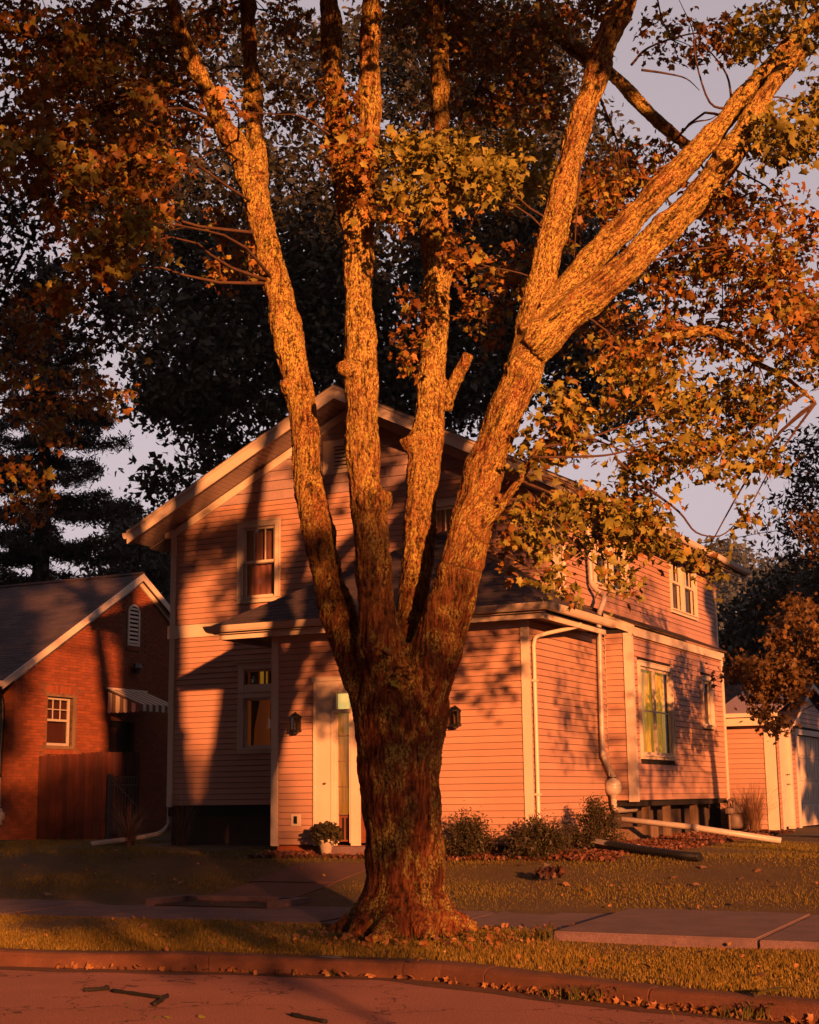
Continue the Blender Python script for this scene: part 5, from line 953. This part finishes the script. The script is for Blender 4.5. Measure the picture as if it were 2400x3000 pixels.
blob_tree('dapple_tree', 'unseen tree added beyond the right edge to dapple the side walls', wb(at(3300, 2700, 16)), .07, [(2680, 1560, 150, 240, 16, 1, 15), (3000, 1620, 180, 270, 16, 1, 19), (3350, 1700, 200, 270, 16, 1, 21), (3700, 1720, 180, 270, 16, 1, 18), (3000, 1050, 220, 260, 16, 1, 12), (3400, 950, 230, 260, 16, 1, 16), (3800, 1050, 220, 280, 16, 1, 16)], 30, .17, .11, 'maple', T_MAPLE, seed=30, top=7, brad=.05)  # added out of view so its leaves throw dapples on the side walls
def spruce(base, h, label, seed):
    g = np.random.default_rng(seed); z0 = float(gz(*base)); root = empty('spruce_tree', (*base, z0)); tag(root, label, 'tree')
    mb = MB(); mb.tube([(base[0], base[1], z0 - .2), (base[0] + .1, base[1], z0 + h * .5), (base[0], base[1], z0 + h)], [.34, .24, .03], 10); pts = []
    for k in range(135):
        z = z0 + 1.0 + (h - 1.4) * (k / 135) ** .95 + g.normal() * .12; L = (4.3 * (1 - ((z - z0) / h)) ** .75 + .5) * g.uniform(.6, 1.1); a = g.uniform(0, 2 * math.pi); t = np.linspace(0, 1, 9)[:, None]
        B = np.array([base[0], base[1], z]) + np.array([math.cos(a), math.sin(a), 0]) * L * t + np.array([0, 0, 1]) * (L * (-.28 * t + .22 * t ** 2.2)); mb.tube(B, np.linspace(.045, .008, 9), 4)
        for q in np.linspace(.18, 1, int(8 + L * 5)):
            c0 = B[0] + (B[-1] - B[0]) * q; c0[2] = np.interp(q, t[:, 0], B[:, 2]); w_ = .45 * L * .35 * (1.1 - q) + .12
            for sgn in (-1, 1): pts.append(np.array([c0 + sgn * s_ * w_ * np.array([-math.sin(a), math.cos(a), 0]) + np.array([0, 0, -.14 * s_ ** 1.5 + g.normal() * .03]) for s_ in np.linspace(.05, 1, 6)]))
    local(mb.obj('trunk', M['darkbark'], None, True), root); P = spray(np.vstack(pts), 4, .08, g)
    me, _ = leaf_mesh('crown', P, .21, (T_NEED[0] * np.array([2.4, 1, 1]), T_NEED[1]), (0, 0, 1), .5, (0, 0, -.5), g); o = local(link('crown', me, M['needle']), root); o['kind'] = 'stuff'
spruce(wb(at(88, 2330, 44)), 17.5, 'dark spruce standing behind the brick house at the left edge', 31)
spruce(wb(at(-260, 2330, 50)), 20, 'second dark spruce just beyond the left edge of the brick roof', 32)
# unseen trees, put in to shade verge, maple foot and crowns and block skylight
def unseen_tree(x, y, zc, rx, ry, rz, n, label, seed, size=.5, tr=.3, tx=None):
    g = np.random.default_rng(seed); tx = x if tx is None else tx; root = empty('unseen_tree', (tx, y, 0)); tag(root, label, 'tree', 'trees along the street')
    v = unit(g.normal(size=(n, 3))) * (g.random((n, 1)) ** .4) * np.array([rx, ry, rz]); P = v + np.array([x, y, zc])
    mb = MB(); mb.tube(smooth_path([(tx, y, -.1), (tx + .1, y, zc * .7), (x, y, zc + rz * .3)], 4), np.linspace(tr, tr * .3, 9), 10); local(mb.obj('trunk', M['darkbark'], None, True), root)
    me, _ = leaf_mesh('crown', P, size, T_LEAF, (0, 0, 1), .5, None, g); o = local(link('crown', me, M['maple']), root); o['kind'] = 'stuff'
for i, (x, y, zc, rx, ry, rz, n, tx, lb) in enumerate([
    (-40, -9, 13.5, 7.5, 7, 12.5, 3600, None, 'unseen dense tree closing off sky across the street, leftmost'), (-27, -9, 13.5, 7.5, 7, 12.5, 3600, None, 'unseen dense tree closing off sky across the street, second from the left'), (-14, -9, 13.5, 7.5, 7, 12.5, 3600, None, 'unseen dense tree closing off sky across the street, third from the left'), (-.3, -10, 13.5, 5.6, 6, 12.5, 5200, None, 'unseen dense tree closing off sky across the street behind the camera'),
    (10, -9, 23, 8, 7, 5.6, 3600, 1.0, 'unseen leaning tree across the street, crown shaped to clear the low sun'), (22, -9, 23, 8, 7, 5.6, 3600, 27, 'unseen tree across the street, crown lifted to let the low sun under'), (33, -9, 13.5, 7.5, 7, 12.5, 3600, None, 'unseen dense tree closing off sky across the street on the right'), (46, -6, 13.5, 7.5, 7, 12.5, 3600, None, 'unseen dense tree closing off sky across the street, rightmost'),
    (-20, 4, 18, 7.5, 6.5, 7.5, 3600, None, 'unseen canopy tree added over the road at the far left to block skylight'), (-7, 3.5, 18.2, 8.5, 6, 6.8, 10500, None, 'unseen canopy tree added over the road at the left to shade the crowns'), (6, 3.5, 18.4, 8.5, 6, 6.5, 10500, -3.2, 'unseen canopy tree added over the middle of the road to shade the crowns'), (19, 4, 18.6, 7.5, 6, 6.0, 9500, 22.5, 'unseen canopy tree added over the road at the right to shade the crowns'),
    (-11.3, 16, 14, 6.3, 7, 11, 5600, None, 'next tree along the verge beyond the left edge, crown enlarged to block skylight'), (-18.5, 24, 9, 4.6, 4.6, 8.5, 3800, None, 'unseen tree added before the brick house to block skylight'), (-30, 12, 11, 6, 7, 10, 3200, None, 'unseen tree added down the street on the left to block skylight'),
    (16.3, 20, 10.5, 5.2, 7, 9, 4200, None, 'unseen tree added beyond the right edge to shade the garage'), (26, 36, 9, 7, 8, 9, 3200, None, 'unseen tree added beyond the garage to block skylight'), (31, 12, 11, 6, 8, 10.5, 3200, None, 'unseen tree added down the street on the far right to block skylight')]):
    unseen_tree(x, y, zc, rx, ry, rz, n, lb, 100 + i, .43 if n > 9000 else .8, .4, tx)
unseen_tree(4.0, -2.2, 5.1, 2.8, 1.3, 2.75, 9000, 'small spreading tree at the kerb across the street', 46, .16, .06)

# ------------------------------------------------------------------ shrubs, reeds, weeds
def shrub(px, Y, rx, ry, rz, n, label, seed, size=.055, name='evergreen_shrub', lift=0):
    X, _ = front(px, 2490, Y); z0 = gzh(X, Y) + lift; g = np.random.default_rng(seed); c0 = HW(X, Y, z0)
    root = empty(name, c0); tag(root, label, 'shrub', 'evergreen shrubs along the house wall'); mb = MB(); P = []
    for k in range(60):
        a = g.uniform(0, 2 * math.pi); e_ = g.uniform(.1, 1.5); d_ = np.array([math.cos(a) * math.cos(e_) * rx, math.sin(a) * math.cos(e_) * ry, math.sin(e_) * rz]) * g.uniform(.75, 1.12)
        B = crooked(c0 + (0, 0, .02), c0 + d_, .12, 6, .08, g); mb.tube(B, np.linspace(.009, .003, 6), 4)
        q = g.random((int(n / 60), 1)) ** .6; base_ = B[0] + (B[-1] - B[0]) * q; base_[:, 2] += .12 * np.linalg.norm(d_) * np.sin(math.pi * q[:, 0]); P.append(base_ + g.normal(size=base_.shape) * .055)
    local(mb.obj('stems', M['twigbark']), root); P = np.vstack(P)
    me, _ = leaf_mesh('foliage', P, size, T_OVAL, (0, -.3, .8), .7, None, g); o = local(link('foliage', me, M['shrub']), root); o['kind'] = 'stuff'
shrub(1372, -.55, .44, .40, .62, 5200, 'rounded evergreen shrub right beside the maple trunk', 51)
shrub(1585, -.55, .62, .45, .56, 6600, 'low spreading evergreen shrub at the porch corner', 52)
shrub(1745, .7, .50, .45, .74, 6000, 'tallest evergreen shrub below the vent pipe', 53)
g = np.random.default_rng(54); c0 = HW(potx, -.40, potz + .34)
v = unit(g.normal(size=(700, 3))) * g.random((700, 1)) ** .45 * np.array([.26, .24, .19]); me, _ = leaf_mesh('plant', c0 + v, .07, T_LEAF, (0, -.2, .8), .8, None, g)
po = link('plant', me, M['shrub']); po.parent = pot; po.matrix_parent_inverse = Matrix.Identity(4)
bpy.context.view_layer.update(); po.matrix_local = pot.matrix_world.inverted(); po['kind'] = 'stuff'
def reeds(X, Y, h, n, spread, label, seed, m='reed', name='ornamental_grass', arch=.5, plume=True, group='ornamental grasses', z0=None):
    g = np.random.default_rng(seed); z0 = gzh(X, Y) if z0 is None else z0; c0 = HW(X, Y, z0); root = empty(name, c0); tag(root, label, 'ornamental grass', group); V, F = [], []
    pl = []
    for i in range(n):
        a = g.uniform(0, 2 * math.pi); H_ = h * g.uniform(.5, 1.1); o_ = spread * g.uniform(.2, 1.0); d_ = np.array([math.cos(a), math.sin(a), 0]); b0 = c0 + d_ * g.uniform(0, .14); t = np.linspace(0, 1, 7)
        P = b0 + d_ * (o_ * t ** 1.8)[:, None] + np.array([0, 0, 1]) * (H_ * (t - arch * o_ / max(spread, .01) * .45 * t ** 2.5))[:, None]
        s_ = np.cross(d_, [0, 0, 1]) * .0045; k = len(V)
        for j, p in enumerate(P): V += [p - s_ * (1 - t[j] * .8), p + s_ * (1 - t[j] * .8)]
        F += [(k + 2 * j, k + 2 * j + 1, k + 2 * j + 3, k + 2 * j + 2) for j in range(6)]
        if plume and g.random() < .16: pl += [P[-1] + g.normal(size=3) * .012 + (P[-1] - P[-2]) * q for q in np.linspace(-.8, .3, 26)]
    o = local(link('blades', big_mesh('blades', V, F), M[m]), root); o['kind'] = 'stuff'
    if pl: me, _ = leaf_mesh('plumes', np.array(pl), .03, T_NEED, (0, 0, 1), .2, None, g); o = local(link('plumes', me, M[m]), root); o['kind'] = 'stuff'
reeds(1.0, 9.35, 1.05, 340, .62, 'dry upright ornamental grass clump before the garage link wall', 61)
reeds(-8.75, 1.75, .95, 260, .75, 'arching ornamental grass with plumes at the left house corner', 62, arch=1.0)
reeds(-7.7, 1.95, 1.0, 170, .45, 'sparse upright ornamental grass in front of the dark foundation', 63)
def weeds(p, n, h, spread, label, seed):
    g = np.random.default_rng(seed); root_pts = np.array(p) + np.column_stack([g.normal(size=n) * spread, g.normal(size=n) * spread * .35, np.zeros(n)]); V, F = [], []
    for b0 in root_pts:
        a = g.uniform(0, 2 * math.pi); d_ = np.array([math.cos(a), math.sin(a), 0]); L = h * g.uniform(.5, 1.2); s_ = np.cross(d_, [0, 0, 1]) * .005; k = len(V)
        P = [b0, b0 + d_ * L * .3 + (0, 0, L * .6), b0 + d_ * L * .8 + (0, 0, L * .55)]
        for q, w_ in zip(P, (1, .8, .1)): V += [q - s_ * w_, q + s_ * w_]
        F += [(k, k + 1, k + 3, k + 2), (k + 2, k + 3, k + 5, k + 4)]
    o = link('weed_tuft', big_mesh('weed_tuft', V, F), M['weed']); tag(o, label, 'weed', 'weeds along the kerb', 'stuff')
ky = lambda x: float(kerb_y(x)) - KD - .03
weeds((1.45, ky(1.45), .02), 130, .16, .22, 'tuft of green weeds growing in the gutter at the kerb', 71)
weeds((2.55, ky(2.55) + .03, .02), 120, .16, .2, 'tuft of green weeds below the big yellow leaf', 72)
weeds((-.75, ky(-.75), .01), 14, .08, .03, 'small weed sprouting from the kerb foot by a joint', 73)
for i_, (dx_, dy_) in enumerate(((-.75, -.35), (-.1, -.72), (.65, -.45), (.95, .1), (-.95, .1))): weeds((maple.location.x + dx_, maple.location.y + dy_, .17), 110, .13, .2, ('tuft of grass at the left front root of the maple', 'tuft of grass in front of the maple root flare', 'tuft of grass at the right front root of the maple', 'tuft of dry grass right of the maple base', 'tuft of grass left of the maple base')[i_], 75 + i_)
weeds(HW(2.9, -7.0, .21), 50, .2, .12, 'thin weeds beside the corner of the raised slab', 74)

# ------------------------------------------------------------------ grass
def grass_field(name, n, xr, inside, h, label, seed, w_=.011):
    g = np.random.default_rng(seed); u = g.uniform(xr[0], xr[1], n * 3); v = g.uniform(xr[2], xr[3], n * 3); ok = inside(u, v); u, v = u[ok][:n], v[ok][:n]
    P = np.array([OX, OY, 0]) + u[:, None] * eX + v[:, None] * eY; P[:, 2] = np.interp(v, GV, GZ) - .012; n = len(P)
    pat = vnoise(np.column_stack([P[:, 0] * .9, P[:, 1] * .9, P[:, 2] * 0])); H_ = h * g.uniform(.45, 1.25, n) * (.55 + .9 * pat)
    a = g.uniform(0, 2 * math.pi, n); d_ = np.column_stack([np.cos(a), np.sin(a), np.zeros(n)]); s_ = np.column_stack([-np.sin(a), np.cos(a), np.zeros(n)]) * (w_ * .5)
    tip = P + d_ * (H_ * g.uniform(.2, .9, n))[:, None]; tip[:, 2] += H_
    V = np.stack([P - s_, P + s_, tip], 1).reshape(-1, 3); o = link(name, big_mesh(name, V, np.arange(3 * n).reshape(-1, 3)), M['vergeblade' if 'verge' in label else 'grassblade']); tag(o, label, 'grass', kind='stuff'); return o
def kv(u, v):                                     # true on the verge side of the kerb
    x = OX + u * eX[0] + v * eY[0]; y = OY + u * eX[1] + v * eY[1]; return y > kerb_y(x) + .02
grass_field('grass', 190000, (-12, 9.5, -10.6, -5.9), lambda u, v: kv(u, v) & ~((v > -6.17) & (u < 2.99)) & ~((v > -6.97) & (u > 2.98)) & (np.hypot(u - 1.55, v + 6.75) > .42), .042, 'short green and yellow grass of the verge between kerb and pavement', 81)
grass_field('grass', 150000, (-13, 9, -4.56, 4.2), lambda u, v: ~((v > -.55) & (u < .15) & (u > -4.7)) & ~((v > 1.6) & (u < .9) & (u > -9)) & ~((u > -3.4) & (u < -1.8) & (v > -4.1) & (v < -1.05)) & ~((abs(u + 2.55) < 1.02) & (v < -3.85)) & ~((v < -4.28) & (u < 3.0)), .036, 'darker mown grass of the front lawn', 82)
# leaf litter beds by the wall and under the bay
def litter(name, n, xr, label, seed, size=.07, m='litter', zlift=.015, mound=.03):
    g = np.random.default_rng(seed); u = g.uniform(xr[0], xr[1], n); v = g.uniform(xr[2], xr[3], n); P = np.array([OX, OY, 0]) + u[:, None] * eX + v[:, None] * eY; P[:, 2] = np.interp(v, GV, GZ) + zlift + mound * g.random(n)
    me, _ = leaf_mesh(name, P, size, T_LEAF, (0, 0, 1), 1.2, None, g); tag(link(name, me, M[m]), label, 'leaf litter', kind='stuff')
MB().prism([HW(-4.6, -.02, .62), HW(-4.6, -.62, .62), HW(1.6, -.62, .62), HW(1.9, 4.0, .62), HW(.9, 9.7, .62), HW(-.1, 9.7, .62), HW(-.1, -.02, .62)], (0, 0, .115)).obj('soil_bed', M['soil'])['kind'] = 'structure'
litter('leaf_litter', 2600, (-1.2, 1.5, -.75, .6), 'dark leaf litter under the shrubs', 91); litter('leaf_litter', 3600, (.1, 2.0, .8, 8.5), 'brown leaf litter spread below the bay', 92)
litter('leaf_litter', 900, (-4.5, -1.2, -.7, -.1), 'scattered litter along the foot of the porch wall', 93)
litter('leaf_litter', 130, (-14, 8, -4.4, -.5), 'small dead leaves sprinkled over the lawn', 94, .05, 'dryleaf', .03, .02)
litter('leaf_litter', 260, (.3, 2.9, -8.0, -5.9), 'dry leaves gathered round the foot of the maple', 98, .07, 'dryleaf', .03, .03)
litter('leaf_litter', 170, (-6, 6.5, -9.0, -6.1), 'small dead leaves sprinkled over the verge', 95, .045, 'dryleaf', .035, .02)
g = np.random.default_rng(96); x = np.concatenate([g.uniform(-3.5, .2, 60), g.uniform(.25, 1.2, 110), g.uniform(.9, 3.1, 260)]); P = np.column_stack([x, kerb_y(x) - KD - .05 - np.abs(g.normal(size=len(x))) * .05, g.uniform(.01, .05, len(x))])
me, _ = leaf_mesh('leaf_litter', P, .065, T_MAPLE, (0, 0, 1), 1.0, None, g); tag(link('leaf_litter', me, M['dryleaf']), 'dry leaves drifted along the gutter at the foot of the kerb', 'leaf litter', kind='stuff')

# ------------------------------------------------------------------ countable fallen leaves, sticks and scraps
fl = big_mesh('fallen_leaf', T_MAPLE[0] * np.array([1, 1, .6]) + np.array([0, 0, .08]), T_MAPLE[1]); fl.materials.append(M['dryleaf']); g = np.random.default_rng(97)
def drop(px, py, size, label, group=None, zl=.03, m=None):
    r_ = ray(px, py); t = 8.0
    for _ in range(900):
        p = CAM + r_ * t; x, y = p[0], p[1]; zg = 0.0 if y < kerb_y(x) - KD else float(gz(x, y))
        if p[2] <= zg + zl: break
        t += .02
    me = fl
    if m: me = fl.copy(); me.materials.clear(); me.materials.append(M[m])
    o = bpy.data.objects.new('fallen_leaf', me); C.objects.link(o); o.location = tuple(p); o.scale = (size,) * 3; o.rotation_euler = (g.uniform(-.5, .5), g.uniform(-.4, .4), g.uniform(0, 6.28)); tag(o, label, 'leaf', group); return o
for px, py in ((165, 2738), (305, 2700), (420, 2712), (605, 2715), (480, 2745), (745, 2718), (895, 2745), (615, 2770), (1895, 2830), (1600, 2755), (1345, 2720), (2050, 2790), (2230, 2855), (1960, 2865)):
    drop(px, py, .11, 'dry fallen maple leaf lying on the grass verge', 'fallen leaves on the verge')
for px, py in ((340, 2490), (80, 2580), (560, 2508), (450, 2560), (530, 2585), (1430, 2530), (1520, 2535), (1660, 2590), (1720, 2605), (2060, 2540), (2220, 2550), (1930, 2590), (1975, 2570), (2170, 2575), (2040, 2590), (2280, 2595), (1830, 2605), (1570, 2568)):
    drop(px, py, .11, 'dry fallen maple leaf lying on the front lawn', 'fallen leaves on the lawn')
for px, py in ((275, 2828),): drop(px, py, .10, 'yellow leaf stuck on the kerb face near its left end', m='maplegreen')
for px, py in ((375, 2938), (795, 2955), (460, 2982), (492, 2980), (240, 2960), (590, 2978)): drop(px, py, .075, 'small yellow leaf lying on the road', 'small leaves on the road', .012, 'maplegreen')
drop(2260, 2905, .26, 'largest pale yellow maple leaf resting on the kerb at the right', zl=.08, m='maplegreen')
drop(140, 2620, .17, 'orange brown leaf on the grass edge beside the left pavement', zl=.05); drop(1610, 2725, .15, 'upright brown leaf leaning on the raised slab corner', zl=.06)
drop(2165, 2645, .17, 'whitish crumpled leaf lying on the right part of the lawn', zl=.05, m='reed')
def stick(pts, r_, label, seed):
    g = np.random.default_rng(seed); P = []
    for px, py in pts: q = ray(px, py); P.append(CAM + q * ((r_ * .9 - CAM[2]) / q[2]))
    Q = smooth_path(P, 5); mb = MB(); mb.tube(Q, r_ * (1 + .25 * g.normal(size=len(Q)) * .5), 7); tag(mb.obj('fallen_stick', M['stick'], None, True), label, 'stick')
stick([(330, 2902), (400, 2912), (470, 2922), (490, 2918)], .017, 'longest dark bent stick lying on the road', 1)
stick([(490, 2916), (470, 2932), (452, 2942)], .017, 'short broken end crossing the longest stick on the road', 2)
stick([(245, 2900), (285, 2898), (318, 2894)], .02, 'stubby dark bark piece left of the longest stick', 3)
stick([(855, 2972), (900, 2982), (955, 2993)], .017, 'dark stick at the lower edge of the road', 4)
r_ = ray(1612, 2553); q = CAM + r_ * ((.62 - CAM[2]) / r_[2])
g = np.random.default_rng(5); v = unit(g.normal(size=(60, 3))) * np.array([.17, .1, .05]); me, _ = leaf_mesh('leaf_clump', q + v, .12, T_MAPLE, (0, 0, 1), .6, None, g); tag(link('leaf_clump', me, M['deadleaf']), 'dark clump of dead leaves on the lawn right of the trunk', 'leaf clump')
# utility pole and wires behind the house
b0 = at(1832, 2330, 52); tp = at(1832, 1385, 52)
up_ = empty('utility_pole', (b0[0], b0[1], .85)); tag(up_, 'grey utility pole top showing above the house roof', 'utility pole')
local(MB().tube([(b0[0], b0[1], .8), (tp[0], tp[1], tp[2] + .3)], [.16, .12], 10).obj('pole', M['timber']), up_)
P = [at(1840, 1600, 52), at(2060, 1590, 50), at(2240, 1560, 47), at(2420, 1535, 44), at(3200, 1400, 36)]; tag(MB().tube(smooth_path(P, 4), .012, 4).obj('overhead_wire', M['black']), 'thin overhead wire crossing the pale sky above the hazy trees', 'wire')
P = [at(2050, 1978, 38), at(2200, 1977, 38), at(2420, 1975, 38), at(2800, 1960, 38)]; tag(MB().tube(P, .012, 4).obj('overhead_wire', M['black']), 'low dark wire behind the garage link roof', 'wire')

# ------------------------------------------------------------------ evening haze
HAZE = .0003
def haze_box():
    N = NT('evening_haze'); v = N.n('ShaderNodeVolumePrincipled'); v.inputs['Color'].default_value = (.80, .78, .84, 1); v.inputs['Density'].default_value = HAZE; v.inputs['Anisotropy'].default_value = .7
    N.l(v.outputs[0], N.out.inputs['Volume']); o = MB().box(-75, 105, -34, 250, -1.0, 48).obj('haze', N.m); o['kind'] = 'stuff'; o['label'] = 'pale evening haze in the air'
haze_box()
